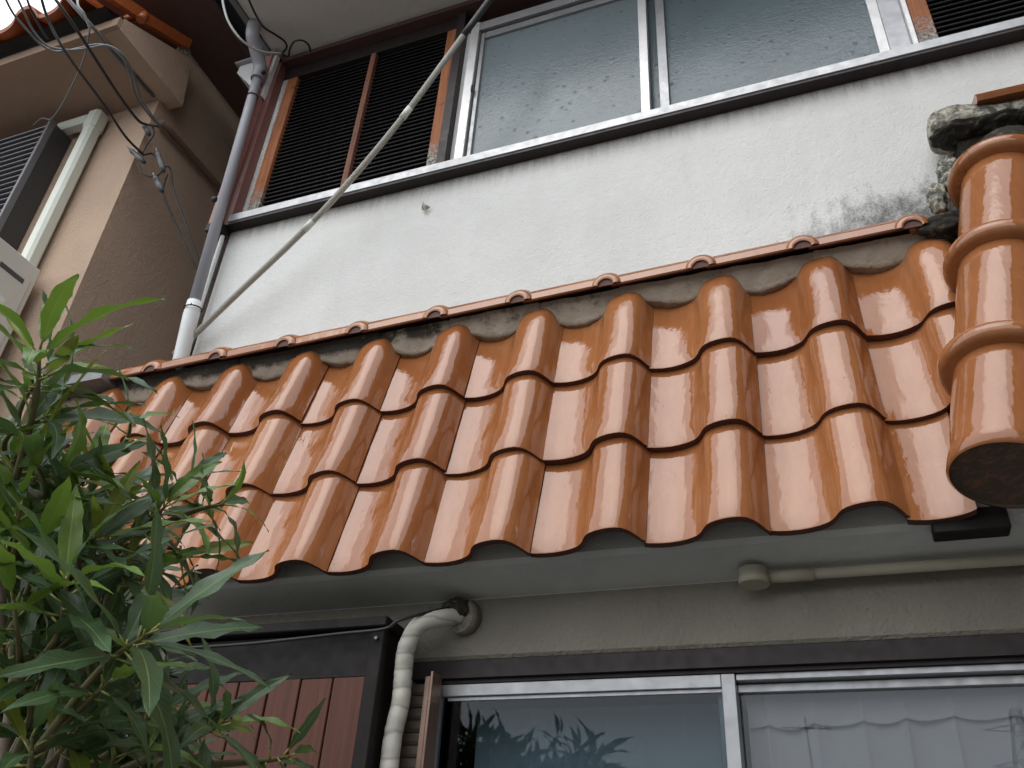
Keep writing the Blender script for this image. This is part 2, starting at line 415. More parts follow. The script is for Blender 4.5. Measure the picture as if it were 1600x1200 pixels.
M['petiole'] = simple('yellow_green_petiole', (.32, .33, .09), .5, var=.2, nscale=50)
def leaf(name, lo, hi, rib):
    n = NT(name); uv = n.n('ShaderNodeUVMap'); uv.uv_map = 'UVMap'; sp = n.n('ShaderNodeSeparateXYZ'); n.l(uv.outputs[0], sp.inputs[0])
    oi = n.n('ShaderNodeObjectInfo'); v = n.mapping(rnd=True)
    c = n.mix(oi.outputs['Random'], lo, hi)
    c = n.mix(n.math('MULTIPLY', n.noise(v, 30, 5, .6), .5), c, tuple(x*.6 for x in lo))
    au = n.math('ABSOLUTE', n.math('SUBTRACT', sp.outputs[0], .5))
    ribf = n.ramp(au, [(.018, 1.), (.05, 0.)])
    c = n.mix(n.math('MULTIPLY', ribf, .7), c, rib)
    # side veins slanting forward from the midrib
    vn = n.math('SINE', n.math('MULTIPLY', n.math('SUBTRACT', sp.outputs[1], n.math('MULTIPLY', au, .32)), 95.))
    vf = n.ramp(vn, [(.86, 0.), (1., 1.)])
    c = n.mix(n.math('MULTIPLY', vf, .22), c, rib)
    geo = n.n('ShaderNodeNewGeometry')
    c2 = n.mix(geo.outputs['Backfacing'], c, n.mix(.55, c, tuple(min(1, x*1.6+.02) for x in hi)))
    nm = n.bump(n.math('ADD', n.math('MULTIPLY', vf, -.5), n.math('MULTIPLY', ribf, -1.)), .35, .001)
    nm = n.bump(n.noise(v, 60, 3), .15, .001, nm)
    m = n.set(c2, .42, 0, nm, .5)
    tl = n.n('ShaderNodeBsdfTranslucent'); n.l(n.mix(.5, c2, (.25, .4, .05)), tl.inputs[0])
    mx = n.n('ShaderNodeMixShader'); mx.inputs[0].default_value = .18; n.l(n.p.outputs[0], mx.inputs[1]); n.l(tl.outputs[0], mx.inputs[2]); n.l(mx.outputs[0], n.o.inputs[0])
    return m
M['leaf'] = leaf('dark_green_leaf', (.030, .070, .028), (.058, .118, .048), (.17, .25, .09))
M['leaf_young'] = leaf('young_green_leaf', (.075, .16, .02), (.14, .23, .03), (.26, .33, .09))
M['leaf_yellow'] = leaf('yellowing_leaf', (.16, .22, .03), (.26, .28, .04), (.35, .36, .1))

# ------------------------------------------------------------ setting
g = MB(); g.quad((-150, -150, 0), (150, -150, 0), (150, 150, 0), (-150, 150, 0)); g.build('ground', M['asphalt'], kind='structure')

WY = 2.2          # outer face of the white house's front wall
# ============================================================ WHITE HOUSE
house = root('white_house', (-.8, 2.2, 0), 'white stuccoed two storey house with the glazed orange tile pent roof between its windows', 'house')
# upper wall: stucco between ridge and sill, end wall
m = MB(); m.box((-2.32, WY, 2.45), (2.6, WY+.16, 4.24)); m.build('upper_wall', M['stucco'], house)
m = MB(); m.box((-2.32, WY+.16, 0), (-2.16, 7.5, 5.46)); m.box((-2.3, 7.3, 0), (2.6, 7.5, 5.46)); m.box((2.45, WY+.16, 0), (2.6, 7.3, 5.46)); m.build('outer_wall', M['stucco'], house)
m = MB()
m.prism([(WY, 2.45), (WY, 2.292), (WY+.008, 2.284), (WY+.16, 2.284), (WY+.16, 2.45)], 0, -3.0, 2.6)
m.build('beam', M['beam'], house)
# wall either side of the upper window band
m = MB(); m.box((.60, WY+.10, 4.24), (2.6, WY+.16, 5.46)); m.build('upper_side_wall', M['stucco'], house)
# lower wall left of the board box
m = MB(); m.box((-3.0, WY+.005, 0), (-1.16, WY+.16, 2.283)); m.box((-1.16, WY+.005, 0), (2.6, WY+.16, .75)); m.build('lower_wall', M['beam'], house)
# soffit under the pent roof (front face closes the space behind the tiles)
m = MB(); m.prism([(2.012, 2.484), (2.03, 2.474), (WY-.001, 2.452), (WY-.001, 2.56), (2.012, 2.56)], 0, -2.86, 2.6); m.build('soffit', M['soffit'], house)
# upper eaves
m = MB(); m.box((-2.366, 1.72, 5.46), (2.9, 8.0, 5.56)); m.box((-2.366, WY-.0, 5.425), (2.9, WY+.02, 5.459)); m.build('upper_eaves', M['eaves'], house)
m = MB(); m.box((-2.40, 1.69, 5.45), (-2.37, 8.0, 5.66)); m.box((-2.40, 1.69, 5.45), (2.9, 1.717, 5.66)); m.build('eaves_board', M['sheet_grey'], house)
m = MB(); m.quad((-2.5, 1.6, 5.66), (3, 1.6, 5.66), (3, 5, 7.0), (-2.5, 5, 7.0)); m.quad((-2.5, 8.3, 5.66), (3, 8.3, 5.66), (3, 5, 7.01), (-2.5, 5, 7.01)); m.build('main_roof', M['clay_edge'], house)

# ---- sill: silver front, dark underside
m = MB(); m.box((-2.305, 2.146, 4.244), (2.6, 2.30, 4.287), bev=.002); m.build('window_sill', M['alu'], house)
m = MB(); m.box((-2.325, 2.150, 4.231), (2.6, WY-.002, 4.2435)); m.build('sill_drip', M['brown_metal'], house)

# ---- left frame of the upper window band, red-brown
m = MB()
m.box((-2.395, 2.13, 4.20), (-2.352, 2.30, 5.47)); m.build('corner_trim', M['mauve_trim'], house)
m = MB(); m.box((-2.352, 2.165, 4.24), (-2.312, 2.30, 5.45)); m.build('inner_corner_trim', M['red_brown'], house)
m = MB(); m.box((-2.352, 2.165, 5.392), (2.6, 2.30, 5.424)); m.build('head_trim', M['head_brown'], house)
m = MB(); m.box((-2.40, 2.125, 4.196), (-2.32, 2.20, 4.242), bev=.004); m.build('trim_foot', M['brown_metal'], house)

# ---- louvred shutter box (left) and its twin at the far right
def louvre(x0, x1, mids, zt, stile_l, stile_r, zb=4.288, name='louvred_panel'):
    lv = root(name, (x0, 2.24, zb)); lv.parent = house; lv.matrix_parent_inverse = Matrix.Translation(-ROOTLOC[house.name])
    b = MB(); b.box((x0, 2.285, zb), (x1, 2.295, zt+.09)); b.build('backing', M['slat_void'], lv)
    for (a, c, mt) in stile_l + stile_r: MB().box((a, 2.215, zb), (c, 2.255, zt), bev=.002).build('stile', mt, lv)
    for q in mids: MB().box((q-.014, 2.212, zb+.02), (q+.014, 2.250, zt), bev=.002).build('mullion', M['stile_wood'], lv)
    MB().box((x0, 2.213, zt), (x1, 2.262, zt+.085), bev=.002).build('top_rail', M['brown_metal'], lv)
    MB().box((x0, 2.213, zb), (x1, 2.262, zb+.06), bev=.002).build('bottom_rail', M['old_rail'], lv)
    L = stile_l[-1][1]; Rr = stile_r[0][0]
    n = int((zt-zb-.06)/0.0270); xs = [L]+list(mids)+[Rr]; me = None
    for i in range(len(xs)-1):
        a = xs[i]; c = xs[i+1]; me = None
        for k in range(n):
            z = zb+.075+k*0.0270
            if me is None:
                s = MB(); z0 = z; s.prism([(2.2335, z-.003), (2.2305, z-.001), (2.2315, z+.004), (2.2500, z+.034), (2.2525, z+.032)], 0, a, c); me = s.mesh('slat')
                o = link('slat', me, M['slat_dark'], lv)
            else:
                o = link('slat', me, None, lv); o.location = (0, 0, z-z0)
    return lv
M['old_rail'] = bare_wood('mouldy_bottom_rail', (.10, .075, .06), (.035, .03, .03))
louvre(-2.312, -1.295, [-1.785], 5.305, [(-2.312, -2.285, M['stucco']), (-2.284, -2.225, M['orange_wood'])], [(-1.385, -1.325, M['orange_wood'])])
louvre(.535, 1.7, [1.12], 5.305, [(.535, .595, M['orange_wood'])], [(1.64, 1.7, M['orange_wood'])])
m = MB(); m.box((-1.324, 2.19, 4.288), (-1.285, 2.30, 5.385)); m.build('dark_post', M['brown_metal'], house)
m = MB(); m.box((-1.284, 2.232, 4.288), (-1.247, 2.30, 5.26)); m.build('plaster_post', M['eaves'], house)

# ---- upper sliding window
win = root('sliding_window', (-.4, 2.25, 4.29)); win.parent = house; win.matrix_parent_inverse = Matrix.Translation(-ROOTLOC[house.name])
m = MB()
m.box((-1.247, 2.195, 4.288), (-1.205, 2.30, 5.27), bev=.002); m.build('window_frame', M['alu_bright'], win)
m = MB(); m.box((.515, 2.225, 4.288), (.534, 2.30, 5.27), bev=.002); m.build('window_frame', M['alu_bright'], win)
m = MB(); m.box((-1.247, 2.20, 5.215), (.534, 2.30, 5.27), bev=.002); m.build('window_head', M['alu_dark'], win)
m = MB(); m.box((.445, 2.245, 4.288), (.514, 2.29, 5.215)); m.build('side_filler', M['alu_dark'], win)
m = MB(); m.box((.45, 2.24, 4.288), (.515, 2.262, 4.312)); m.build('sill_stop', M['alu_bright'], win)
def sash(x0, x1, y, z0, z1, l, r, t, b, pane, mt=M['alu'], par=win, th=.03, rl=None):
    s = MB(); s.box((x0, y, z0), (x1, y+th, z1)); 
    sr = root('sash', ((x0+x1)/2, y, z0)); sr.parent = par; sr.matrix_parent_inverse = Matrix.Translation(-ROOTLOC[par.name])
    fr = MB()
    fr.box((x0, y, z0), (x0+l, y+th, z1), bev=.0015)
    fr.box((x1-r, y, z0), (x1, y+th, z1), 1, bev=.0015)
    fr.box((x0+l+.0005, y+.001, z1-t), (x1-r-.0005, y+th-.001, z1), 0, bev=.0015)
    if b: fr.box((x0+l+.0005, y+.001, z0), (x1-r-.0005, y+th-.001, z0+b), 0, bev=.0015)
    fr.build('sash_frame', [mt, rl or mt], sr)
    p = MB(); p.box((x0+l-.004, y+th*.45, z0+b-.004 if b else z0), (x1-r+.004, y+th*.45+.005, z1-t+.004)); p.build('pane', pane, sr)
    return sr
sash(-1.198, -.425, 2.212, 4.288, 5.20, .018, .036, .04, 0, M['obscure'], rl=M['alu_bright'])
sash(-.432, .445, 2.252, 4.288, 5.20, .0, .036, .04, .02, M['obscure_plain'], rl=M['alu_bright'])
m = MB(); m.box((-.392, 2.246, 4.288), (-.355, 2.2515, 5.2), bev=.001); m.build('meeting_stile', M['alu'], win)
m = MB(); m.box((-1.206, 2.188, 4.76), (-1.198, 2.197, 4.80), bev=.001); m.build('catch', M['brown_metal'], win)
# dark room behind
m = MB(); m.box((-1.3, 2.36, 4.2), (.55, 2.37, 5.4)); m.build('blind', M['room'], house)

# ============================================================ TILE ROOF
TH = R(77.9); ES = Vector((0, math.cos(TH), math.sin(TH))); EN = Vector((0, -math.sin(TH), math.cos(TH)))
PITCH, EXP = .30, .3115
PROF = [(0,-.006),(.06,-.0105),(.14,-.0135),(.22,-.0135),(.30,-.0105),(.37,-.005),(.43,.003),(.468,.012),(.495,.023),(.515,.034),(.542,.045),(.578,.0535),(.63,.0600),(.69,.0642),(.75,.0662),(.81,.0655),(.86,.0605),(.905,.049),(.942,.0335),(.972,.0175),(.99,.006),(1.014,-.003)]
def tile_mesh(name, frame_s, frame_n, length=.335, hood=0., thick=.0205, wob=0., pitch=PITCH, tilt=.020, PROF=PROF):
    S = [0, .004, .04, .10, .16, .22, .262, .295, .32, .342, .358, .368, length] if hood else [0, .004, .06, .15, .24, length]
    nu = len(PROF); b = MB()
    def pt(u, h, s, dn_):
        k = 1
        if hood and s > hood: k = math.sqrt(max(0, 1 - ((s-hood)/(length-hood))**2))
        hh = (h*k if h > 0 else h) - tilt*s/EXP
        uu = u
        if hood and s > hood and u > .42: c_ = .76; uu = c_ + (u-c_)*(.55+.45*k)
        if hood and s > hood and u >= .999: uu = u
        hh -= dn_
        if s == 0: hh -= 0.0012 if not dn_ else 0
        wv = wob*noise.noise(Vector((u*2.1, s*9, wob*900)))
        return Vector((uu*pitch - pitch, 0, 0)) + frame_s*(s) + frame_n*(hh+wv)
    n0 = 0
    for dn_ in (0, thick):
        for s in S:
            for (u, h) in PROF: b.v.append(tuple(pt(u, h, s, dn_)))
    ns = len(S)
    for q in range(2):
        base = q*ns*nu
        for i in range(ns-1):
            for j in range(nu-1):
                f = (base+i*nu+j, base+i*nu+j+1, base+(i+1)*nu+j+1, base+(i+1)*nu+j)
                b.face(f if q == 0 else f[::-1], 0 if q == 0 else 1, True)
    # lower end face (own vertices, so its edge stays crisp) and the two sides
    k = len(b.v)
    for dn_ in (0, thick):
        for (u, h) in PROF: b.v.append(tuple(pt(u, h, 0, dn_)))
    for j in range(nu-1): b.face((k+j, k+nu+j, k+nu+j+1, k+j+1), 1)
    for j in (0, nu-1):
        k = len(b.v)
        for dn_ in (0, thick):
            for s in S: b.v.append(tuple(pt(PROF[j][0], PROF[j][1], s, dn_)))
        for i in range(ns-1):
            f = (k+i, k+i+1, k+ns+i+1, k+ns+i); b.face(f if j == 0 else f[::-1], 1)
    me = bpy.data.meshes.new(name); me.from_pydata(b.v, [], b.f)
    me.polygons.foreach_set('material_index', b.mi); me.polygons.foreach_set('use_smooth', b.sm); me.update()
    return me
m = MB()   # roof deck behind the tiles
m.prism([(2.062, 2.561), (2.195, 3.16), (WY-.001, 3.16), (WY-.001, 2.561)], 0, -2.85, 1.2)
roof = m.build('tile_roof', M['dark_wood'], house)
variants = [tile_mesh('roof_tile', ES, EN, wob=w_) for w_ in (.0020, .0026, .0031)]
hoods = [tile_mesh('roof_tile', ES, EN, length=.374, hood=.262, wob=w_) for w_ in (.002, .0027)]
for me in variants+hoods: me.materials.append(M['glaze']); me.materials.append(M['clay_edge'])
cutme = tile_mesh('roof_tile', ES, EN, wob=.002, PROF=[q for q in PROF if q[0] < .48]); cutme.materials.append(M['glaze']); cutme.materials.append(M['clay_edge'])
TIP0 = Vector((-.741, 2.099, 3.087))
for row in range(3):
    for j in range(-6, 5):
        p = TIP0 + Vector((PITCH*j, 0, 0)) - ES*(EXP*row)
        me = (hoods if row == 0 else variants)[(j*5+row*3) % (2 if row == 0 else 3)]
        if row == 2 and j == 4: me = cutme
        o = link('roof_tile', me, None, roof)
        o.location = p + Vector((random.uniform(-.0018, .0018), 0, 0)) + ES*random.uniform(-.005, .005) + EN*random.uniform(0, .003)
        o.rotation_euler = (random.uniform(-.006, .004), random.uniform(-.011, .011), random.uniform(-.008, .008))

# ---- ridge of half-round-and-flange tiles against the wall
ridge = root('ridge', (-1.1, 2.12, 3.45)); ridge.parent = house; ridge.matrix_parent_inverse = Matrix.Translation(-ROOTLOC[house.name])
def ridge_tile():
    b = MB(); L = .304
    prof = [(2.068, 3.444), (2.062, 3.448), (2.066, 3.4735), (2.076, 3.489), (2.110, 3.503), (2.160, 3.512), (2.199, 3.516), (2.199, 3.492), (2.12, 3.476), (2.084, 3.447)]
    # body, stepping slightly outward toward the right so that each laps its neighbour
    n0 = len(b.v); k = len(prof); XS = [-L+.005, -.05, -.03, .004]
    for x, o_ in zip(XS, (0, .0035, .0045, .0045)):
        for p in prof: b.v.append((x, p[0]-o_*1.6, p[1]+o_))
    for i in range(len(XS)-1):
        for j in range(k):
            sm_ = j in (2, 3, 4, 5)
            b.face((n0+i*k+j, n0+i*k+(j+1) % k, n0+(i+1)*k+(j+1) % k, n0+(i+1)*k+j), 1 if j in (7, 8, 9) else 0, sm_)
    b.face(tuple(n0+j for j in range(k)), 1); b.face(tuple(n0+(len(XS)-1)*k+j for j in reversed(range(k))), 1)
    # roll over the joint, running from the lip back to the wall
    R0 = .050; seg = 14; ys = [(2.044, .60), (2.0445, .74), (2.050, .88), (2.061, .97), (2.080, 1.), (2.12, 1.), (2.15, .97), (2.199, .9)]
    zc = [3.443, 3.4435, 3.445, 3.450, 3.460, 3.476, 3.486, 3.492]
    n0 = len(b.v)
    for (y, s_), z in zip(ys, zc):
        for q in range(seg+1):
            a = math.pi*q/seg; b.v.append((-.012 - R0*s_*math.cos(a), y, z + R0*s_*math.sin(a)))
    for i in range(len(ys)-1):
        for q in range(seg): b.face((n0+i*(seg+1)+q, n0+i*(seg+1)+q+1, n0+(i+1)*(seg+1)+q+1, n0+(i+1)*(seg+1)+q), 0, True)
    n1 = len(b.v)
    for q in range(seg+1):
        a = math.pi*q/seg; b.v.append((-.012 - R0*.60*math.cos(a), 2.044, 3.443 + R0*.60*math.sin(a)))
    for q in range(seg+1):
        a = math.pi*q/seg; b.v.append((-.012 - R0*.52*math.cos(a), 2.046, 3.441 + R0*.52*math.sin(a)))
    for q in range(seg+1):
        a = math.pi*q/seg; b.v.append((-.012 - R0*.48*math.cos(a), 2.053, 3.441 + R0*.50*math.sin(a)))
    for r_ in range(2):
        for q in range(seg): b.face((n1+r_*(seg+1)+q, n1+r_*(seg+1)+q+1, n1+(r_+1)*(seg+1)+q+1, n1+(r_+1)*(seg+1)+q), r_)
    b.face(tuple(n1+2*(seg+1)+q for q in range(seg+1)), 1)
    b.v = [(x, 2.098 + (y-2.062)*(.1/.138), z-.016) for (x, y, z) in b.v]
    return b.mesh('ridge_tile', fix=False)
rme = ridge_tile(); rme.materials.append(M['glaze']); rme.materials.append(M['clay_edge'])
for k in range(0, 11):
    o = link('ridge_tile', rme, None, ridge); o.location = (.352-.304*k + random.uniform(-.003, .003), 0, random.uniform(-.002, .002)); o.rotation_euler = (0, random.uniform(-.008, .008), 0)
    o.location.z -= .352*0
# rotation about the origin would throw the tile off; keep them only shifted
for o in ridge.children:
    if o.name.startswith('ridge_tile'): o.rotation_euler = (0, 0, 0)
m = MB(); m.box((.335, 2.11, 3.435), (.44, WY-.001, 3.475), bev=.008); m.build('ridge_end', M['glaze'], ridge)
# ---- mortar fillets in the pans below the ridge
def mortar_lens(j, seed):
    x0 = TIP0.x + PITCH*(j-1) - .095; x1 = TIP0.x + PITCH*j - .070
    nx, nz = 22, 7; b = MB(); rr = random.Random(seed)
    top = 3.440; low = 3.350 + rr.uniform(-.010, .012); sk = rr.uniform(-.12, .12)
    for k in (0, 1):
        for i in range(nx+1):
            u = i/nx; x = x0 + (x1-x0)*u
            arc = math.sin(math.pi*min(1, max(0, u+sk*math.sin(math.pi*u))))**.85
            zl = top - .022 - (top-.022-low)*arc + .005*noise.noise(Vector((x*45, seed, 0)))
            for q in range(nz+1):
                z = zl + (top-zl)*q/nz
                y = 2.166 + .004*(seed % 2) - .034*(z-low)/(top-low) + .006*noise.noise(Vector((x*22, z*22, seed))) + .003*noise.noise(Vector((x*70, z*70, seed)))
                b.v.append((x, y + (.05 if k else 0), z))
    w2 = nz+1; N = (nx+1)*w2
    for i in range(nx):
        for q in range(nz):
            b.face((i*w2+q, (i+1)*w2+q, (i+1)*w2+q+1, i*w2+q+1), 0, True)
        b.face((i*w2, N+i*w2, N+(i+1)*w2, (i+1)*w2), 0)
    for i in (0, nx):
        for q in range(nz): b.face((i*w2+q, i*w2+q+1, N+i*w2+q+1, N+i*w2+q), 0)
    return b
for j in range(-6, 5): mortar_lens(j, j+50).build('mortar_fillet', M['mortar'], ridge)
m = MB(); m.box((-2.75, 2.176, 3.39), (.5, WY-.002, 3.46)); m.build('mortar_bed', M['black_mortar'], ridge)
# the ridge turned the corner here: lumps of black mortar
def blob(name, c, r, mt, par, seed=0, amp=.18, sc=(1, 1, 1), sub=4, freq=2.4):
    bm = bmesh.new(); bmesh.ops.create_icosphere(bm, subdivisions=sub, radius=1)
    for v in bm.verts:
        d = 1 + amp*noise.noise(v.co*freq + Vector((seed, seed*2.3, 0))) + amp*.4*noise.noise(v.co*freq*3 + Vector((seed, 0, 9)))
        v.co = Vector((c[0]+v.co.x*r*sc[0]*d, c[1]+v.co.y*r*sc[1]*d, c[2]+v.co.z*r*sc[2]*d))
    for f in bm.faces: f.smooth = True
    me = bpy.data.meshes.new(name); bm.to_mesh(me); bm.free(); return link(name, me, mt, par)

# ============================================================ CORNER ROLL (big round tiles)
hip = root('corner_roll', (.355, 1.85, 2.519)); hip.parent = house; hip.matrix_parent_inverse = Matrix.Translation(-ROOTLOC[house.name])
A0 = Vector((.358, 1.85, 2.514)); AD = Vector((.22532717, .19516527, .95453558)).normalized()
E1 = AD.cross(Vector((0, 1, 0))).normalized(); E2 = AD.cross(E1)
def lathe(prof, name, mats, par, seg=56, mis=None):
    """prof: list of (t along axis, radius)"""
    b = MB(); k = len(prof)
    for (t, r) in prof:
        for q in range(seg):
            a = 2*math.pi*q/seg; b.v.append(tuple(A0 + AD*t + (E1*math.cos(a) + E2*math.sin(a))*r))
    for i in range(k-1):
        for q in range(seg):
            q2 = (q+1) % seg; b.face((i*seg+q, i*seg+q2, (i+1)*seg+q2, (i+1)*seg+q), (mis[i] if mis else 0), True)
    return tag(link(name, b.mesh(name), mats, par))
def collar(t, r=.114):
    p = []
    for q in range(11):
        a = -math.pi*.5 + math.pi*q/10 ; p.append((t + .024*math.sin(a), r + .010 + .020*math.cos(a)))
    return [(t-.026, r-.004)] + p + [(t+.030, r+.002)]
ts = [-.020, .29, .655, 1.03, 1.062]
for i in range(4):
    a, b_ = ts[i], ts[i+1]; r0 = .1155 if i == 0 else .1125; r1 = .1095
    pr = [(a+.0, r0-.006 if i == 0 else r0), (a+.004, r0)] + [(a + (b_-a)*q/8, r0 + (r1-r0)*q/8) for q in range(1, 9)]
    o = lathe(pr, 'roll_tile', [M['glaze_roll'] if 'glaze_roll' in M else M['glaze']], hip)
for t in ts[1:4]:
    lathe(collar(t), 'collar_tile', [M['glaze_roll']], hip)
# closed lower end
b = MB(); seg = 56; rings = [(-.018, .1095), (-.013, .106), (-.012, .08), (-.013, .04)]
for (t, r) in rings:
    for q in range(seg):
        a = 2*math.pi*q/seg; b.v.append(tuple(A0 + AD*t + (E1*math.cos(a) + E2*math.sin(a))*r))
for i in range(len(rings)-1):
    for q in range(seg): b.face((i*seg+q, i*seg+(q+1) % seg, (i+1)*seg+(q+1) % seg, (i+1)*seg+q), 0)
b.face(tuple(3*seg+q for q in range(seg))); b.build('end_cap', M['clay_end'], hip)
# wing ridge on the wall above the roll, with its mortar knob
def knob():
    bm = bmesh.new(); seg = 28; n = 22; c = Vector((.0, 2.115, 3.80)); vs_ = []
    prof = [(.452, .0), (.453, .03), (.458, .052), (.468, .066), (.485, .073), (.51, .076), (.54, .074), (.57, .068), (.60, .060), (.64, .055), (.70, .053), (.80, .052), (.95, .052), (1.2, .052)]
    v_ = MB()
    for (x, r) in prof:
        for q in range(seg):
            a = 2*math.pi*q/seg; cy, cz = math.cos(a), math.sin(a)
            flat = -.045 - .10*(x-.46) if x > .46 else -.05
            zz = r*cz
            if zz < -.03: zz = -.03 + (zz+.03)*.45
            d = .007*noise.noise(Vector((x*22, cy*2, cz*2))) + .003*noise.noise(Vector((x*70, cy*6, cz*6)))
            rr_ = 1 + (d/r if r > 0 else 0)
            v_.v.append((x + d*.3, c.y + r*cy*rr_*.95, 3.802 + zz*rr_ - .03*(x-.5)*0))
    k = len(prof)
    for i in range(k-1):
        for q in range(seg): v_.face((i*seg+q, i*seg+(q+1) % seg, (i+1)*seg+(q+1) % seg, (i+1)*seg+q), 0, True)
    return v_
knob().build('ridge_knob', M['old_mortar'], hip)
m = MB(); m.prism([(2.04, 3.825), (2.033, 3.840), (2.045, 3.860), (2.10, 3.884), (2.199, 3.897), (2.199, 3.86), (2.09, 3.84)], 0, .590, 1.2); m.build('wing_ridge_tile', M['glaze'], hip)
m = MB(); m.box((.52, 2.10, 3.62), (1.2, WY-.002, 3.835)); m.build('wing_mortar', M['black_mortar'], hip)
blob('mortar_lump', (.432, 2.135, 3.55), .042, M['old_mortar'], hip, 3, .3, (.65, .9, 1.35))
m = MB(); m.tube([A0+AD*1.05, A0+AD*1.16+Vector((.02,.02,0))], [.108, .10], 20); m.build('top_mortar', M['black_mortar'], hip)
blob('mortar_lump', (.480, 2.135, 3.64), .040, M['old_mortar'], hip, 5, .3, (.8, .9, 1.6))
blob('mortar_lump', (.43, 2.115, 3.425), .045, M['black_mortar'], hip, 8, .35, (1.5, .8, .85))
for k_ in range(4): blob('mortar_underside', (.535+.10*k_, 2.10, 3.762), .075, M['black_mortar'], hip, 20+k_, .2, (1.1, .75, .34))
# timber bracket end under the roll
m = MB(); m.box((.208, 1.992, 2.446), (.362, 2.045, 2.50), bev=.003); m.build('bracket_end', M['dark_wood'], house)

# ============================================================ LOWER FRONT
m = MB(); m.box((-1.16, 2.21, 2.236), (2.6, 2.34, 2.2835)); m.build('window_header', M['brown_metal'], house)
lw = root('lower_window', (-.3, 2.25, .8)); lw.parent = house; lw.matrix_parent_inverse = Matrix.Translation(-ROOTLOC[house.name])
m = MB(); m.box((-1.07, 2.225, 2.2255), (2.0, 2.30, 2.2355)); m.build('head_track', M['brown_metal'], lw)
sash(-1.075, -.280, 2.228, .80, 2.2245, .004, .034, .032, .06, M['glass_dim'], M['alu'], lw, .028)
m = MB(); m.box((-1.055, 2.238, 2.183), (-.315, 2.245, 2.1915)); m.build('glazing_bead', M['alu_dark'], lw)
m = MB(); m.box((-.279, 2.236, 2.209), (1.6, 2.30, 2.2254), bev=.0015); m.build('outer_head_rail', M['alu'], lw)
sash(-.33, .62, 2.262, .80, 2.2065, .05, .04, .020, .06, M['glass'], M['alu'], lw, .028)
m = MB(); m.box((-1.1, 2.225, .75), (1.6, 2.32, .80), bev=.002); m.build('lower_sill', M['alu'], lw)
m = MB(); m.box((.62, 2.24, .8), (1.6, 2.30, 2.236)); m.build('side_panel', M['alu_dark'], lw)
# room behind
m = MB(); m.box((-1.4, 3.6, .3), (1.7, 3.65, 2.6)); m.box((-1.45, 2.36, .3), (-1.4, 3.6, 2.6)); m.box((1.7, 2.36, .3), (1.75, 3.6, 2.6)); m.box((-1.4, 2.36, 2.44), (1.7, 3.6, 2.449)); m.box((-1.4, 2.36, .3), (1.7, 3.6, .35)); m.build('room', M['room'], house)
# lace curtain with a scalloped valance (hangs from its rail)
cur = root('lace_curtain', (-.0, 2.32, .85), 'white lace curtain in soft folds with a wavy valance behind the lower right pane', 'curtain')
def cloth(x0, x1, y, z1, zfun, amp, name, mt, par, seed, n=260, rows=10, skew=0):
    b = MB()
    for i in range(n+1):
        x = x0+(x1-x0)*i/n
        ph = x*58 + 2.2*noise.noise(Vector((x*3, seed, 0)))
        fold = 2*abs(math.sin(ph*.5))**.5 - 1
        zb = zfun(x, ph)
        for q in range(rows+1):
            t = q/rows; z = z1+(zb-z1)*t
            b.v.append((x + skew*t*(x-x0) + .012*t*noise.noise(Vector((x*5, t*2, seed))), y + amp*(.35+.65*t)*fold*(.6+.4*noise.noise(Vector((x*4, seed, t)))), z))
    for i in range(n):
        for q in range(rows): k = i*(rows+1)+q; b.face((k, k+1, k+rows+2, k+rows+1), 0, True)
    o = link(name, b.mesh(name, fix=False), mt, par); return o
cloth(-.27, .60, 2.330, 2.24, lambda x, p: .9, .034, 'panel', M['lace'], cur, 1)
cloth(-.27, .60, 2.318, 2.24, lambda x, p: 2.128 - .009*(abs(math.sin(p*.5))**.8)*(1+.7*noise.noise(Vector((x*9, 3, 0)))) + .006*math.sin(x*7), .010, 'valance', M['lace'], cur, 1, rows=5)
cur2 = root('lace_curtain', (-.7, 2.36, .85), 'dim lace curtain hanging straight behind the lower left pane', 'curtain')
cloth(-1.02, -.33, 2.37, 2.19, lambda x, p: .9, .018, 'panel', M['lace2'] if 'lace2' in M else M['lace'], cur2, 4)

# ---- roller shutter guide and slats left of the lower window
sh = root('storm_shutter', (-1.12, 2.2, .8)); sh.parent = house; sh.matrix_parent_inverse = Matrix.Translation(-ROOTLOC[house.name])
s0 = None
for k in range(24):
    z = 2.215 - .0315*k
    if s0 is None:
        q = MB(); q.prism([(2.176, z-.030), (2.172, z-.022), (2.172, z-.006), (2.176, z-.001), (2.19, z-.001), (2.19, z-.030)], 0, -1.20, -1.085); s0 = q.mesh('slat'); link('slat', s0, M['shutter_brown'], sh); z00 = z
    else:
        o = link('slat', s0, None, sh); o.location = (0, 0, z-z00)
MB().box((-1.085, 2.145, .8), (-1.068, 2.20, 2.226), bev=.002).build('guide_rail', M['bronze'], sh)
MB().box((-1.0675, 2.142, .8), (-1.060, 2.20, 2.238), bev=.001).build('guide_edge', M['bronze'], sh)

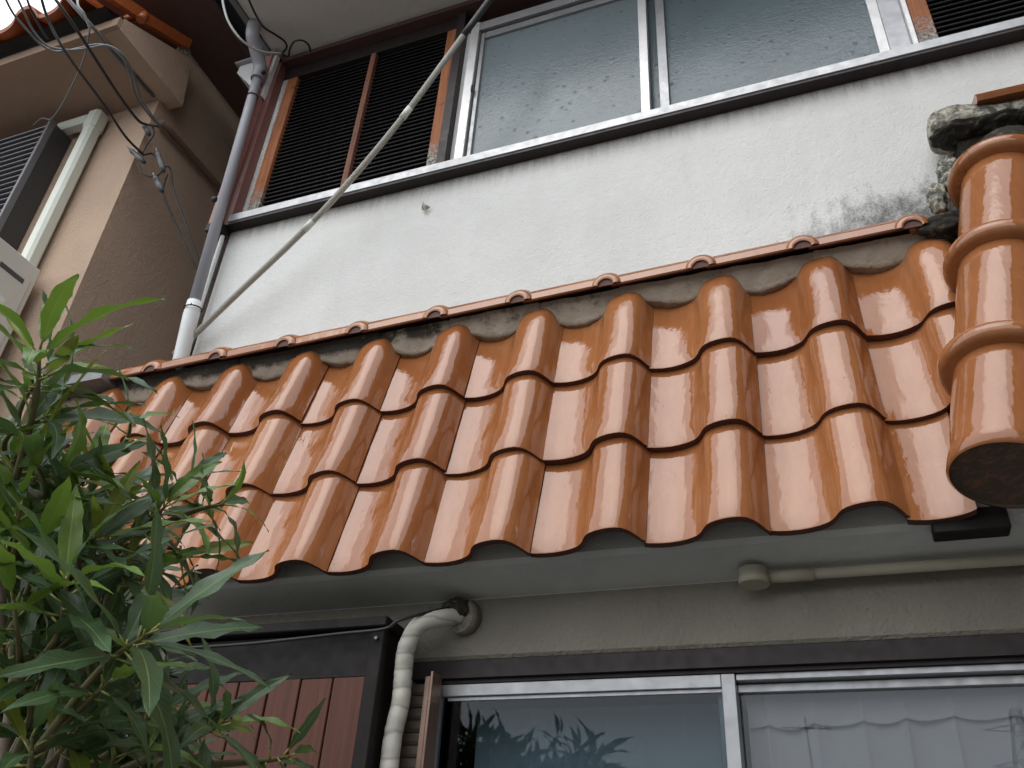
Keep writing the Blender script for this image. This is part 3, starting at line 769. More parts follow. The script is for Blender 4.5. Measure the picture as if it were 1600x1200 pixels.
# ---- board-faced shutter box
bx = root('board_box', (-1.6, 2.1, .8)); bx.parent = house; bx.matrix_parent_inverse = Matrix.Translation(-ROOTLOC[house.name])
MB().box((-1.9, 2.075, .8), (-1.175, WY+.004, 2.34)).build('box_back', M['dark_wood'], bx)
MB().box((-1.212, 2.045, .8), (-1.170, 2.074, 2.33), bev=.003).build('corner_post', M['dark_wood'], bx)
MB().box((-1.9, 2.055, 2.205), (-1.2125, 2.0745, 2.325), bev=.002).build('top_panel', M['dark_wood'], bx)
MB().box((-1.92, 2.028, 2.331), (-1.160, WY-.001, 2.358), bev=.003).build('box_cap', M['dark_wood'], bx)
bm0 = None
for k in range(7):
    x1 = -1.2135 - .1000*k
    if bm0 is None: q = MB(); q.box((x1-.0945, 2.052, .82), (x1, 2.0745, 2.2045), bev=.002); bm0 = q.mesh('board'); link('board', bm0, M['boards'], bx)
    else: o = link('board', bm0, None, bx); o.location = (-.1000*k, random.uniform(-.001, .001), random.uniform(-.002, .002))
MB().tube([(-1.19, 2.044, 2.302), (-1.19, 2.036, 2.302)], .005).build('screw', M['sheet_grey'], bx)

# ---- taped refrigerant pipe and its wall sleeve
slv = root('wall_sleeve', (-1.01, 2.18, 2.40)); slv.parent = house; slv.matrix_parent_inverse = Matrix.Translation(-ROOTLOC[house.name])
b = MB(); b.tube([(-1.005, 2.200, 2.398), (-1.012, 2.165, 2.394)], [.052, .047], 20); b.build('sleeve_plate', M['beam'], slv)
blob('black_putty', (-1.02, 2.160, 2.412), .038, M['black_mortar'], slv, 2, .25, (1.15, .7, .8))
pts = spline([(-1.01, 2.17, 2.395), (-1.04, 2.12, 2.375), (-1.085, 2.08, 2.345), (-1.118, 2.085, 2.29), (-1.128, 2.10, 2.23), (-1.130, 2.11, 2.15), (-1.143, 2.115, 2.05), (-1.14, 2.12, 1.85), (-1.13, 2.12, 1.4), (-1.13, 2.12, .6), (-1.12, 2.12, .02)], 8)
rs = [.021+.0035*min(1, i/20)+.0016*noise.noise(Vector((i*.9, 0, 0))) for i in range(len(pts))]
tag(MB().tube(pts, rs, 14).build('insulated_pipe', M['tape']), 'off white tape wrapped pipe curving out of the wall beside the brown boards', 'pipe')
tag(MB().tube(spline([(-1.02, 2.155, 2.42), (-1.07, 2.07, 2.372), (-1.12, 2.02, 2.338), (-1.16, 2.02, 2.318), (-1.3, 2.022, 2.313), (-1.6, 2.02, 2.30), (-1.9, 2.02, 2.30)], 6), .0045, 6).build('black_cable', M['cable_black']), 'thin black cable sagging from the wall hole along the top of the board box', 'cable')

# ---- round ceiling box with its conduit
cb_ = root('soffit_conduit', (-.2, 2.14, 2.45)); cb_.parent = house; cb_.matrix_parent_inverse = Matrix.Translation(-ROOTLOC[house.name])
b = MB(); b.tube([(-.203, 2.133, 2.451), (-.203, 2.133, 2.428), (-.203, 2.133, 2.427), (-.203, 2.133, 2.410)], [.036, .036, .038, .037], 28); b.build('junction_box', M['cream_paint'], cb_)
b = MB(); b.tube([(-.165, 2.145, 2.432), (-.06, 2.147, 2.432)], .0155, 14); b.build('conduit_socket', M['cream_paint'], cb_)
b = MB(); b.tube([(-.06, 2.147, 2.433), (.9, 2.152, 2.432), (1.6, 2.15, 2.432)], .0135, 14); b.build('conduit', M['cream_paint'], cb_)

# ---- downpipe on the left corner
dp = root('downpipe', (-2.3, 2.1, 3.4)); dp.parent = house; dp.matrix_parent_inverse = Matrix.Translation(-ROOTLOC[house.name])
b = MB(); b.tube([(-2.285, 2.095, 3.735), (-2.362, 2.10, 5.12), (-2.364, 2.10, 5.20)], .0235, 16); b.build('upper_pipe', M['pvc_grey'], dp)
b = MB(); b.tube([(-2.316, 2.150, 3.462), (-2.310, 2.142, 3.50), (-2.286, 2.100, 3.68), (-2.284, 2.096, 3.745)], [.029, .029, .031, .030], 16); b.build('lower_pipe', M['pvc_white'], dp)
b = MB(); b.tube(spline([(-2.364, 2.10, 5.19), (-2.36, 2.09, 5.27), (-2.36, 2.03, 5.33), (-2.36, 1.98, 5.38), (-2.36, 1.965, 5.46)], 5), .034, 16); b.build('elbow', M['pvc_grey'], dp)
def wire_ring(c, r, par, mt=None):
    b = MB(); pts = [Vector(c)+Vector((math.cos(a)*r, math.sin(a)*r, .006*math.sin(a))) for a in [2*math.pi*q/14 for q in range(15)]]
    b.tube(pts, .003, 5); b.tube([Vector(c)+Vector((.5*r, -r, 0)), Vector(c)+Vector((.9*r, -r*1.3, -.015))], .0025, 5)
    b.build('tie_wire', M['brown_metal'] if mt is None else mt, par)
wire_ring((-2.281, 2.095, 3.71), .034, dp); wire_ring((-2.359, 2.10, 5.06), .027, dp, M['cable_black'])
b = MB(); b.tube([(-2.315, 2.16, 3.1), (-2.325, 2.165, 4.18)], .010, 8); b.build('thin_pipe', M['pvc_white'], dp)
b = MB(); b.tube([(-2.298, 2.18, 3.1), (-2.312, 2.18, 4.19)], .004, 6); b.build('earth_wire', M['cable_black'], dp)
blob('clip_knob', (-2.362, 2.09, 4.345), .0145, M['cable_black'], dp, 0, 0, sub=2)
blob('clip_knob', (-2.325, 2.085, 5.215), .013, M['cable_black'], dp, 0, 0, sub=2)
# metal hopper end beside the elbow
b = MB(); b.prism([(-2.56, 5.43), (-2.565, 5.375), (-2.34, 5.10), (-2.33, 5.43)], 1, 2.14, 2.25); b.build('gutter_hopper', M['pvc_white'], dp)
b = MB(); b.box((-2.58, 2.12, 5.432), (-2.33, 2.27, 5.448)); b.build('hopper_lid', M['pvc_grey'], dp)

# ---- slanting ribbed conduit in front of the wall
pts = spline([at(790, -34, Y=1.93), at(765, 0, Y=1.94), at(700, 88, Y=1.96), at(628, 185, Y=1.98), at(550, 279, Y=2.02), at(475, 360, Y=2.06), at(370, 460, Y=2.11), at(272, 554, Y=2.15)], 6)
cdt = root('ribbed_cable_duct', pts[-1], 'long off white ribbed hose slanting across the wall from eaves to ridge', 'hose')
MB().tube(pts, .0125, 12).build('hose', M['ribbed'], cdt)
for (a, c_) in ((2, 6),): MB().tube([p for p in pts[a:c_+5]], .0145, 12).build('black_tape', M['tape_black'], cdt)
MB().tube([pts[17]+Vector((0,0,0)), pts[18]], .0143, 12).build('coupling', M['pvc_cream'], cdt)
MB().tube([pts[29], pts[30]], .0143, 12).build('coupling', M['pvc_cream'], cdt)
# small dead leaf stuck on the stucco
b = MB(); c0 = Vector((-1.336, 2.19, 4.08))
b.v += [tuple(c0+Vector(p)) for p in ((-.022, 0, .006), (.0, -.016, .014), (.022, -.004, .004), (.0, -.004, -.014), (-.008, -.02, .03))]
b.face((0, 3, 1), 0); b.face((1, 3, 2), 0); b.face((0, 1, 4), 0); tag(b.build('dead_leaf', M['old_mortar']), 'curled dead leaf caught on the bare white wall below the louvres', 'leaf')

# ============================================================ NEIGHBOUR HOUSE
nb = root('tan_house', (-3.5, 2.1, 0), 'tan stuccoed neighbour house with boxed eaves and old orange tiles', 'house')
NX = -3.0
m = MB(); m.box((-8.0, 2.1, 0), (NX, 8.0, 5.283)); m.build('wall', M['tan'], nb)
# boxed eaves: soffit, front fascia, verge box
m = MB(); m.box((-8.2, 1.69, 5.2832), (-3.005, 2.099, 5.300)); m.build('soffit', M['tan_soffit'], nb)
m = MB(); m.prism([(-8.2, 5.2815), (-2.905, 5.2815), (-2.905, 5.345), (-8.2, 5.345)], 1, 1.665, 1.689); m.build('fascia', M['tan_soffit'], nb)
m = MB(); m.prism([(1.6895, 5.279), (2.17, 5.279), (2.115, 5.60), (1.6895, 5.36)], 0, -3.004, -2.905); m.build('verge_box', M['tan'], nb)
# upper block behind: brown wall and navy cladding over it
m = MB(); m.box((-3.45, 2.12, 5.284), (NX, 8.0, 5.75)); m.build('upper_wall', M['tan'], nb)
m = MB(); m.box((-3.45, 1.45, 5.75), (-2.69, 8.0, 5.80)); m.build('upper_soffit', M['brown_clad'], nb)
m = MB(); m.box((-3.45, 1.42, 5.8005), (-2.45, 8.0, 6.05)); m.build('upper_eaves', M['navy_clad'], nb)
# tiled roof: slope 27 deg
TN = R(27); NS = Vector((0, math.cos(TN), math.sin(TN))); NN = Vector((0, -math.sin(TN), math.cos(TN)))
m = MB(); m.prism([(1.66, 5.345), (1.60, 5.36), (2.115, 5.612), (2.115, 5.568)], 0, -8.2, -2.95); nroof = m.build('tile_roof', M['dark_wood'], nb)
nt_me = tile_mesh('roof_tile', NS, NN, length=.33, wob=.002); nt_me.materials.append(M['glaze_old']); nt_me.materials.append(M['glaze_old'])
for r_ in range(3):
    for k in range(9):
        o = link('roof_tile', nt_me, None, nroof)
        o.location = Vector((-3.03-.3*k, 1.535, 5.385)) + NS*(EXP*r_) + Vector((0, 0, random.uniform(-.004, .004)))
# rake tiles along the verge: two lapped boards of clay with rolls
for k, (ya, za, yb, zb) in enumerate([(1.44, 5.29, 1.76, 5.455), (1.75, 5.435, 2.06, 5.615)]):
    b = MB(); b.prism([(ya, za), (yb, zb), (yb, zb+.075), (ya, za+.075)], 0, -2.925+.004*k, -2.893+.006*k)
    o = b.build('rake_tile', M['glaze_old'], nroof)
    q = MB(); c_ = Vector((-2.91, ya+.03+.28*(k == 0), za+.02+.145*(k == 0)))
    if k == 0: q.tube([c_+Vector((.02, 0, -.02)), c_+Vector((.02, .012, .035)), c_+Vector((-.02, .02, .075)), c_+Vector((-.12, .02, .08))], .022, 10); q.build('rake_roll', M['glaze_old'], nroof)
blob('verge_mortar', (-2.935, 2.075, 5.625), .04, M['old_mortar'], nroof, 4, .3, (.7, 1.0, 1.0))
# grey mast strap along the verge soffit and brown conduit down the side wall
m = MB(); m.tube([at(104, -4, Y=1.45), at(150, 48, Y=1.60), at(172, 78, Z=5.27), at(240, 151, Z=5.27)], .009, 6); m.build('service_mast', M['cable_grey'], nb)
m = MB(); m.tube([at(252, 190, X=-2.97), at(268, 207, X=-2.97), at(352, 303, X=-2.97), at(420, 379, X=-2.97)], .018, 10); m.build('wall_conduit', M['brown_pipe'], nb)

# ---- louvred window hood of the neighbour
gr = root('window_shutter', (-3.8, 2.0, 4.7)); gr.parent = nb; gr.matrix_parent_inverse = Matrix.Translation(-ROOTLOC[nb.name])
MB().box((-4.5, 1.985, 4.16), (-3.541, 2.099, 5.150)).build('shutter_case', M['shutter_side'], gr)
MB().box((-3.552, 1.948, 4.16), (-3.536, 1.984, 5.158), bev=.002).build('shutter_side', M['shutter_grey'], gr)
s0 = None
for k in range(23):
    z = 5.118-.0405*k
    if s0 is None:
        q = MB(); q.prism([(1.982, z+.020), (1.966, z+.014), (1.953, z-.006), (1.955, z-.010), (1.982, z-.004)], 0, -4.5, -3.5525); s0 = q.mesh('slat'); link('slat', s0, M['shutter_grey'], gr); z00 = z
    else: o = link('slat', s0, None, gr); o.location = (0, 0, z-z00)
# white square drain pipe with elbow
pp = root('white_drain', (-3.33, 2.05, 4.2)); pp.parent = nb; pp.matrix_parent_inverse = Matrix.Translation(-ROOTLOC[nb.name])
MB().box((-3.372, 2.015, 3.3), (-3.302, 2.085, 5.115), bev=.014).build('down_pipe', M['pvc_cream'], pp)
MB().box((-3.380, 2.008, 5.09), (-3.294, 2.092, 5.235), bev=.018).build('pipe_elbow', M['pvc_cream'], pp)
MB().box((-3.60, 2.018, 5.165), (-3.379, 2.082, 5.225), bev=.012).build('cross_pipe', M['pvc_cream'], pp)
# ---- outdoor unit of the air conditioner
ac = root('air_conditioner', (-3.55, 1.9, 3.45), 'beige outdoor air conditioner unit with a paper label, beside the white drain pipe', 'air conditioner')
MB().box((-3.95, 1.66, 3.42), (-3.2155, 2.05, 4.105), bev=.008).build('casing', M['ac_body'], ac)
MB().box((-3.2153, 1.72, 3.46), (-3.2095, 2.02, 4.02), bev=.002).build('side_panel', M['ac_body'], ac)
MB().box((-3.2094, 1.86, 4.015-.04), (-3.2085, 1.99, 4.0), bev=0).build('handle_slot', M['ac_dark'], ac)
MB().box((-3.2094, 1.84, 3.70), (-3.208, 1.95, 3.86)).build('label', M['label_white'], ac)
b = MB(); b.box((-3.2079, 1.855, 3.825), (-3.2074, 1.885, 3.848)); 
for k in range(7): b.box((-3.2079, 1.855, 3.812-.014*k), (-3.2074, 1.855+.03+.045*((k*7) % 5)/4, 3.816-.014*k))
b.build('label_print', M['label_ink'], ac)
MB().tube([(-3.209, 1.83, 3.92), (-3.2075, 1.83, 3.92)], .020, 18).build('knockout', M['sheet_grey'], ac)
MB().box((-3.209, 1.86, 3.48), (-3.165, 1.985, 3.64), bev=.015).build('valve_cover', M['ac_body'], ac)
MB().tube(spline([(-3.19, 1.93, 3.60), (-3.14, 1.95, 3.56), (-3.13, 1.97, 3.46), (-3.13, 1.99, 3.2), (-3.13, 2.0, 2.7)], 6), .016, 10).build('hose', M['pvc_cream'], ac)
m = MB(); m.box((-4.0, 1.66, 3.37), (-3.18, 2.099, 3.42)); m.build('bracket_shelf', M['sheet_grey'], ac)
# low grey flashing left of the ridge
m = MB(); m.prism([(2.06, 3.45), (2.10, 3.48), (2.2, 3.50), (2.2, 3.41), (2.06, 3.41)], 0, -2.98, -2.60); m.build('flashing', M['sheet_grey'], house)

# ---- service wires
def cable(name, pts, r, mt, label, group=None, n=6):
    return tag(MB().tube(spline(pts, n), r, 6).build(name, M[mt]), label, 'cable', group)
k1 = lambda x, y, Y: at(x, y, Y=Y)
cable('service_cable', [k1(60, -20, 1.2), k1(75, 30, 1.3), k1(105, 85, 1.42), k1(160, 160, 1.65), k1(195, 212, 1.9), k1(222, 240, 2.02)], .006, 'cable_black', 'straighter black service cable on the left, dropping past the neighbour soffit')
cable('service_cable', [k1(76, -15, 1.25), k1(102, 20, 1.33), k1(130, 62, 1.45), k1(158, 106, 1.6), k1(190, 155, 1.8), k1(215, 187, 1.97), k1(228, 194, 2.02), k1(248, 197, 2.05)], .007, 'cable_black', 'thicker black service cable bending to the wall corner under the verge')
cable('service_cable', [k1(2, -16, 1.2), k1(20, 20, 1.3), k1(42, 46, 1.38), k1(60, 66, 1.45), k1(80, 79, 1.5), k1(100, 80, 1.53), k1(125, 75, 1.56), k1(148, 70, 1.58), k1(170, 73, 1.6), k1(192, 92, 1.66), k1(204, 120, 1.75), k1(212, 150, 1.85), k1(235, 182, 1.98), k1(250, 198, 2.05)], .005, 'cable_grey', 'grey cable looping under the old tiles and back down beside the verge')
cable('service_cable', [k1(20, -18, 1.22), k1(38, 20, 1.32), k1(52, 48, 1.4), k1(72, 70, 1.47), k1(95, 77, 1.51), k1(118, 78, 1.54), k1(145, 74, 1.57), k1(168, 71, 1.59), k1(190, 84, 1.64), k1(207, 112, 1.74), k1(220, 152, 1.87), k1(240, 184, 1.99), k1(252, 198, 2.05)], .005, 'cable_grey', 'second grey cable twisted with the first below the old tiles')
cable('service_cable', [k1(36, -20, 1.25), k1(48, 14, 1.33), k1(66, 48, 1.42), k1(75, 62, 1.46)], .005, 'cable_black', 'short black wire joining the cable bundle near the bright sky')
cable('thin_wire', [k1(141, 40, 1.56), k1(138, 60, 1.6), k1(130, 95, 1.7), k1(112, 135, 1.8), k1(96, 165, 1.86), k1(80, 186, 1.94), k1(66, 185, 1.95), k1(52, 196, 1.96)], .0045, 'cable_grey', 'thin grey wire drooping from the eaves to the louvred shutter')
cable('thin_wire', [k1(122, -12, 1.4), k1(122, 8, 1.42), k1(132, 22, 1.46), k1(139, 42, 1.55)], .005, 'cable_white', 'short white wire at the top edge before the old tiles')
cable('drop_wire', [k1(238, 196, 2.05), k1(240, 210, 2.05), k1(228, 228, 2.05), k1(223, 242, 2.06), k1(238, 240, 2.1), k1(250, 252, 2.12), k1(252, 268, 2.14), k1(240, 276, 2.12), k1(222, 270, 2.1), k1(216, 256, 2.08)], .0045, 'cable_black', 'black jumper wire looped around the insulators at the wall corner')
cable('drop_wire', [k1(252, 264, 2.14), k1(262, 260, 2.14), k1(267, 268, 2.16), k1(272, 300, 2.2), k1(290, 350, 2.26), k1(312, 410, 2.35), k1(322, 440, 2.4)], .0045, 'cable_black', 'right one of the two black wires falling between the houses')
cable('drop_wire', [k1(262, 272, 2.15), k1(257, 285, 2.16), k1(256, 304, 2.18), k1(272, 345, 2.25), k1(297, 400, 2.33), k1(312, 428, 2.38)], .0045, 'cable_black', 'left one of the two black wires falling between the houses')
cable('white_cable', [at(346, -14, Y=1.75), at(350, 12, Y=1.78), at(358, 36, Y=1.82), at(375, 60, Y=1.88), at(395, 75, Y=1.95), at(415, 82, Y=2.02), at(440, 84, Y=2.1)], .006, 'cable_white', 'white cable curving down to the eaves corner above the grey downpipe')
cable('eaves_wire', [at(384, -12, Y=1.75), at(398, 20, Y=1.86), at(412, 42, Y=1.93), at(430, 54, Y=2.0), at(444, 64, Y=2.06), at(448, 74, Y=2.1), at(440, 84, Y=2.12)], .0055, 'cable_black', 'black wire running along the left edge of the eaves soffit')
cable('eaves_wire', [at(440, 84, Y=2.12), at(450, 88, Y=2.14), at(453, 76, Y=2.08), at(460, 65, Y=2.03), at(472, 63, Y=2.04), at(482, 70, Y=2.08), at(485, 80, Y=2.15)], .005, 'cable_black', 'small loop of black wire rising beside the window head trim')
for i, (x0, y0, x1, y1, lab) in enumerate([(204, 234, 226, 254, 'grey insulator sleeve left of the wall corner, tilted'), (246, 238, 256, 268, 'ribbed grey insulator right of the wall corner'), (242, 276, 254, 300, 'lowest grey insulator, hanging over the two falling wires'), (225, 196, 234, 212, 'small white tipped insulator highest on the wall corner')]):
    o = root('insulator', at(x0, y0, Y=2.06), lab, 'insulator', 'insulators at the neighbour wall corner')
    a_, b_ = at(x0, y0, Y=2.06), at(x1, y1, Y=2.10)
    MB().tube([a_.lerp(b_, t) for t in (0, .15, .2, .5, .55, .8, 1)], [.010, .014, .012, .013, .015, .013, .009], 10).build('body', M['porcelain'], o)
    MB().tube([a_.lerp(b_, -.25), a_.lerp(b_, .02)], .004, 6).build('pin', M['sheet_grey'], o)

# ============================================================ SHRUB
def leaf_mesh(seed, young=False):
    rr = random.Random(seed); b = MB(); nl, nw = 12, 6
    bend = rr.uniform(.15, .95); wav = rr.uniform(.012, .03); ph = rr.uniform(0, 6); fold = rr.uniform(.12, .35); side = rr.uniform(-.12, .12); W = rr.uniform(.076, .104)
    uv = []
    for i in range(nl+1):
        t = i/nl
        wd = W*(math.sin(math.pi*min(1, t**.82))**.85)*(1 if t < .98 else .3) + .004
        if i == 0: wd = .006
        a = bend*t*t; x0 = t - .16*bend*bend*t**3; z0 = -.5*bend*t*t
        y0 = side*t*t
        for j in range(nw+1):
            s = (j/nw-.5)*2
            ed = 1 + .07*math.sin(t*34+ph+(j > nw/2)*1.5)*abs(s)
            b.v.append((x0, y0 + wd*s*ed, z0 + fold*wd*abs(s) + wav*math.sin(t*17+ph+s*2)*abs(s)**1.5*.8)); uv.append((j/nw, t))
    for i in range(nl):
        for j in range(nw): k = i*(nw+1)+j; b.face((k, k+nw+1, k+nw+2, k+1), 0, True)
    return b, uv
def leaf_data(seed, mt):
    b, uv = leaf_mesh(seed); me = bpy.data.meshes.new('leaf'); me.from_pydata(b.v, [], b.f); me.polygons.foreach_set('use_smooth', b.sm)
    l = me.uv_layers.new(name='UVMap')
    for lp in me.loops: l.data[lp.index].uv = uv[lp.vertex_index]
    me.materials.append(mt); me.update(); return me
LD = [leaf_data(s, M['leaf']) for s in range(9)]; LY = [leaf_data(s+20, M['leaf_young']) for s in range(5)]; LYY = [leaf_data(s+30, M['leaf_yellow']) for s in range(3)]
shrub = root('shrub', (-1.15, 1.0, 0), 'broad leaved evergreen shrub with long narrow glossy leaves filling the lower left corner', 'shrub')
leafcount = 0; stuffv = MB(); stuffuv = []
def place_leaf(p, d, up, L, me, seed):
    global leafcount
    d = d.normalized(); y = up.cross(d)
    if y.length < 1e-3: y = d.orthogonal()
    y.normalize(); z = d.cross(y)
    mt = Matrix(((d.x, y.x, z.x, p.x), (d.y, y.y, z.y, p.y), (d.z, y.z, z.z, p.z), (0, 0, 0, 1))) @ Matrix.Scale(L, 4)
    if leafcount < 298:
        o = link('leaf', me, None, shrub); o.matrix_basis = mt; leafcount += 1
    else:
        b, uv = leaf_cache[seed % len(leaf_cache)]; n = len(stuffv.v)
        stuffv.v += [tuple(mt @ Vector(v)) for v in b.v]; stuffuv.extend(uv)
        for f in b.f: stuffv.face(tuple(i+n for i in f), 0, True)
leaf_cache = [leaf_mesh(s) for s in range(6)]
CR = MR[0]; CU = -MR[1]; CF = MR[2]
def whorl(px, py, dist, dx, dy, nlv, L, young=.15, spread=(25, 85), twig=.10, dz=-.25, yellow=0., origin=None, r=.0032, seed=0):
    """a leafy shoot: tip place, growing direction as seen, number and length of its leaves"""
    rr = random.Random(seed*13+int(px)+int(py)*7)
    L *= 1.2; p = at(px, py, dist=dist); ax = (CR*dx - CU*dy*(1) + CF*dz) if False else (CR*dx + CU*(-dy) + CF*dz)
    ax.normalize(); base = p - ax*twig
    org = origin if origin else base - ax*.10 + Vector((-.03, 0, -.10))
    pts = spline([org, base, p], 6)
    k = len(pts); MB().tube(pts, [r*1.5*(1-i/k)+r*.6 for i in range(k)], 7).build('twig', M['twig'], shrub)
    e1 = ax.orthogonal().normalized(); e2 = ax.cross(e1); pet = MB(); a0 = rr.uniform(0, 6)
    for i in range(nlv):
        t = i/max(1, nlv-1)                       # 0 = youngest at the tip
        ang = a0 + i*2.39996; th = R(spread[0]+(spread[1]-spread[0])*t**.8 + rr.uniform(-8, 8))
        rad = e1*math.cos(ang)+e2*math.sin(ang)
        d = ax*math.cos(th)+rad*math.sin(th)
        q = p - ax*(twig*.75*t); l = L*(.62+.45*math.sin(math.pi*(.18+.6*t)))*rr.uniform(.85, 1.12)
        pl = .07*l+.006; q2 = q + d*pl
        pet.tube([q, q2+d*.004], .0016, 5)
        y = rr.random()
        me = LYY[rr.randrange(3)] if y < yellow else (LY[rr.randrange(5)] if y < yellow+young*(1.6 if t < .4 else .5) else LD[rr.randrange(9)])
        up = (ax*.8 + Vector((0, 0, .7)) - CF*.15)
        place_leaf(q2, d, up, l, me, rr.randrange(6))
    pet.build('petioles', M['petiole'], shrub, kind='stuff')
# trunk and limbs, then each shoot as it stands in view
trunk = MB(); base = Vector((-1.15, 1.0, 0)); fork = Vector((-1.08, .98, 1.35))
trunk.tube(spline([base, Vector((-1.17, 1.02, .6)), fork], 6), [.030]*7+[.024]*6, 10)
for tgt in [at(40, 900, dist=1.5), at(120, 1120, dist=1.3), at(170, 860, dist=1.55), at(20, 700, dist=1.5), at(300, 1190, dist=1.4)]:
    mid = fork.lerp(tgt, .5)+Vector((0, .03, .02)); trunk.tube(spline([fork, mid, tgt], 5), [.015-.0009*i for i in range(11)], 8)
trunk.build('trunk', M['bark'], shrub)
L1 = at(150, 1060, dist=1.2); L2 = at(20, 980, dist=1.3); L3 = at(30, 760, dist=1.4)
W = [ # px, py, dist, dx, dy, n, L, young, yellow, origin
 (232, 990, 1.10, .85, -.62, 13, .150, .10, .0, at(60, 1170, dist=1.12)),
 (105, 905, 1.15, .25, -1, 12, .135, .35, .02, at(10, 1080, dist=1.15)),
 (62, 545, 1.30, .12, -1, 12, .140, .35, .0, at(10, 800, dist=1.3)),
 (78, 575, 1.38, .55, -.8, 10, .125, .15, .0, at(20, 780, dist=1.4)),
 (75, 650, 1.32, .85, -.45, 9, .150, .10, .05, L3),
 (40, 690, 1.30, -.3, -.9, 8, .125, .1, .1, L3),
 (95, 745, 1.35, .9, -.15, 11, .135, .2, .08, L2),
 (30, 800, 1.25, .2, -.8, 10, .125, .25, .1, L2),
 (258, 792, 1.42, .75, -.65, 12, .110, .22, .04, at(60, 950, dist=1.5)),
 (175, 790, 1.48, .3, -.9, 10, .110, .3, .12, at(60, 950, dist=1.5)),
 (350, 788, 1.45, .95, -.2, 7, .085, .1, .0, at(230, 830, dist=1.46)),
 (205, 655, 1.55, .35, -.95, 5, .085, .35, .0, at(120, 790, dist=1.5)),
 (60, 860, 1.22, .3, -.9, 10, .130, .15, .05, L2),
 (20, 930, 1.15, -.1, -1, 9, .130, .1, .05, L2),
 (150, 840, 1.3, .6, -.7, 9, .115, .15, .15, L1),
 (215, 905, 1.35, .8, -.3, 8, .110, .1, .2, L1),
 (170, 1065, 1.12, .75, -.7, 8, .100, .3, .0, at(60, 1170, dist=1.12)),
 (75, 1010, 1.18, .2, -.9, 9, .125, .05, .0, at(20, 1180, dist=1.2)),
 (30, 1060, 1.15, -.2, -.9, 8, .120, .05, .0, at(20, 1190, dist=1.2)),
 (130, 1130, 1.2, .6, -.7, 10, .125, .05, .0, at(40, 1230, dist=1.2)),
 (50, 1150, 1.1, .1, -.9, 8, .12, .05, .0, at(10, 1260, dist=1.15)),
 (342, 1135, 1.28, .9, -.45, 11, .105, .05, .0, at(150, 1220, dist=1.3)),
 (452, 1182, 1.30, .97, -.2, 7, .078, .08, .0, at(250, 1200, dist=1.3)),
 (240, 1110, 1.32, .55, -.75, 10, .115, .0, .0, at(100, 1220, dist=1.3)),
 (260, 1185, 1.25, .7, -.6, 9, .115, .0, .0, at(120, 1260, dist=1.3)),
 (180, 1180, 1.2, .4, -.8, 9, .12, .0, .0, at(80, 1270, dist=1.25)),
 (300, 870, 1.5, .75, .25, 6, .095, .1, .45, at(180, 860, dist=1.5)),
 (300, 745, 1.5, .8, -.5, 7, .085, .3, .1, at(230, 820, dist=1.48)),
 (140, 735, 1.45, .5, -.7, 9, .10, .35, .2, at(60, 860, dist=1.5)),
 (200, 850, 1.4, .6, -.5, 9, .10, .3, .15, at(100, 940, dist=1.45)),
 (10, 720, 1.35, -.3, -.8, 8, .12, .1, .0, L3),
 (8, 860, 1.3, -.2, -.8, 8, .12, .2, .1, L2),
 (0, 1000, 1.25, -.2, -.9, 8, .12, .0, .0, L2),
]
for i, q in enumerate(W):
    whorl(*q[:7], young=q[7]+.08, yellow=q[8]+.03, origin=q[9], seed=i, spread=(18, 88) if q[6] > .12 else (28, 80), twig=.085 if q[6] > .12 else .05, dz=-.2+.25*((i*37) % 7)/7)
# the dim inner foliage
rr = random.Random(5)
for i in range(120):
    px = rr.uniform(-60, 250); py = rr.uniform(720, 1240)
    if px > 165 and py < 860: continue
    if px > 205 and py < 1040: continue
    if px+.0*py > 60 and py < 780: continue
    whorl(px, py, rr.uniform(1.45, 1.8), rr.uniform(-.4, .8), -rr.uniform(.3, 1), 8, rr.uniform(.10, .13), young=.12, seed=100+i, twig=.05, yellow=.02)
me = bpy.data.meshes.new('inner_leaves'); me.from_pydata(stuffv.v, [], stuffv.f); me.polygons.foreach_set('use_smooth', stuffv.sm)
l = me.uv_layers.new(name='UVMap'); buf = [0]*(2*len(me.loops))
for lp in me.loops: buf[2*lp.index], buf[2*lp.index+1] = stuffuv[lp.vertex_index]
l.data.foreach_set('uv', buf); me.update()
tag(link('inner_leaves', me, M['leaf'], shrub), kind='stuff')

# ============================================================ ACROSS THE STREET (seen only in the panes and the glaze)
M['far_wall'] = simple('far_house_wall', (.30, .28, .25), .9); M['far_roof'] = simple('far_house_roof', (.06, .065, .075), .6)
M['steel'] = simple('galvanised_steel', (.16, .17, .18), .6, .3)
for i, (x, y, w_, h, lab) in enumerate([(-15, -24, 9, 5.2, 'low grey roofed house across the street, mirrored at the left of the pane'), (-3.5, -25, 10, 5.6, 'wide grey roofed house across the street, mirrored low in the right pane'), (9, -26, 9, 4.4, 'low dark roofed house across the street, mirrored at the right of the pane')]):
    hs = root('far_house', (x, y, 0), lab, 'house', 'houses across the street')
    MB().box((x-w_/2, y-6, 0), (x+w_/2, y, h-1.2)).build('wall', M['far_wall'], hs)
    MB().prism([(y+.6, h-1.25), (y-3, h), (y-6.6, h-1.25)], 0, x-w_/2-.5, x+w_/2+.5).build('roof', M['far_roof'], hs)
    for q in (-.28, .2): MB().box((x+w_*q, y, 1.2), (x+w_*q+1.5, y+.04, 2.4)).build('window', M['glass'], hs)
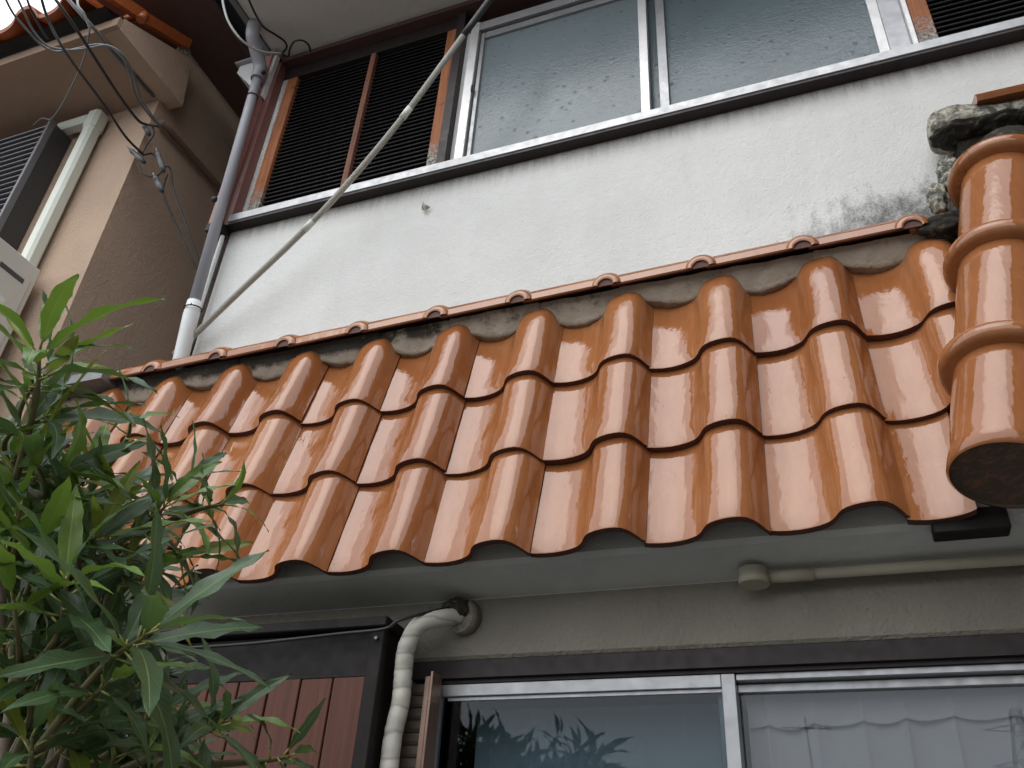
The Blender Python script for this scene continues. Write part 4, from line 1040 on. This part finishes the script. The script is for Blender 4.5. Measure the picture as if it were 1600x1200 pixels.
rh = root('brown_house', (3.4, .5, 0), 'dark brown clad house closing the right side of the lane, mirrored in the tile glaze', 'house')
M['brown_wall'] = simple('brown_cladding', (.10, .065, .045), .8)
MB().box((1.9, -3.2, 0), (6.5, 1.4, 6.4)).build('wall', M['brown_wall'], rh)
MB().prism([(1.6, 6.41), (4.2, 7.6), (6.8, 6.41)], 1, -3.5, 1.6).build('roof', M['far_roof'], rh)
pg = root('steel_pylon', (16, -110, 0), 'lattice steel power pylon mirrored in the lower right pane', 'pylon')
b = MB(); X0, Y0 = 16.0, -110
def pyl(z): return 3.0*(1-z/30)+.35
lv_ = [0, 5.5, 11, 15.5, 19.5, 23, 26, 28.5]
for i in range(len(lv_)-1):
    a, c_ = lv_[i], lv_[i+1]; ra, rc = pyl(a), pyl(c_)
    ca = [Vector((X0+sx*ra, Y0+sy*ra, a)) for sx, sy in ((-1,-1),(1,-1),(1,1),(-1,1))]; cc = [Vector((X0+sx*rc, Y0+sy*rc, c_)) for sx, sy in ((-1,-1),(1,-1),(1,1),(-1,1))]
    for q in range(4):
        b.tube([ca[q], cc[q]], .11, 4); b.tube([ca[q], cc[(q+1) % 4]], .06, 4); b.tube([ca[(q+1) % 4], cc[q]], .06, 4); b.tube([cc[q], cc[(q+1) % 4]], .06, 4)
b.build('mast', M['steel'], pg)
for z in (18.5, 22.5, 26.5):
    b = MB()
    for s_ in (-1, 1):
        b.tube([(X0, Y0, z+.6), (X0+s_*3.4, Y0, z)], .09, 4); b.tube([(X0, Y0, z-.3), (X0+s_*3.4, Y0, z)], .09, 4)
    b.build('cross_arm', M['steel'], pg)
an = root('roof_antenna', (-1.6, -22.5, 5), 'thin television antenna on the mirrored house roof', 'antenna')
b = MB(); b.tube([(-1.6, -24, 4.4), (-1.6, -24, 8.2)], .03, 5); b.build('mast', M['steel'], an)
b = MB(); b.tube([(-2.3, -24, 7.9), (-.9, -24, 7.9)], .025, 4)
for k in range(7): b.tube([(-2.2+.2*k, -24.3, 7.9), (-2.2+.2*k, -23.7, 7.9)], .015, 4)
b.build('yagi', M['steel'], an)
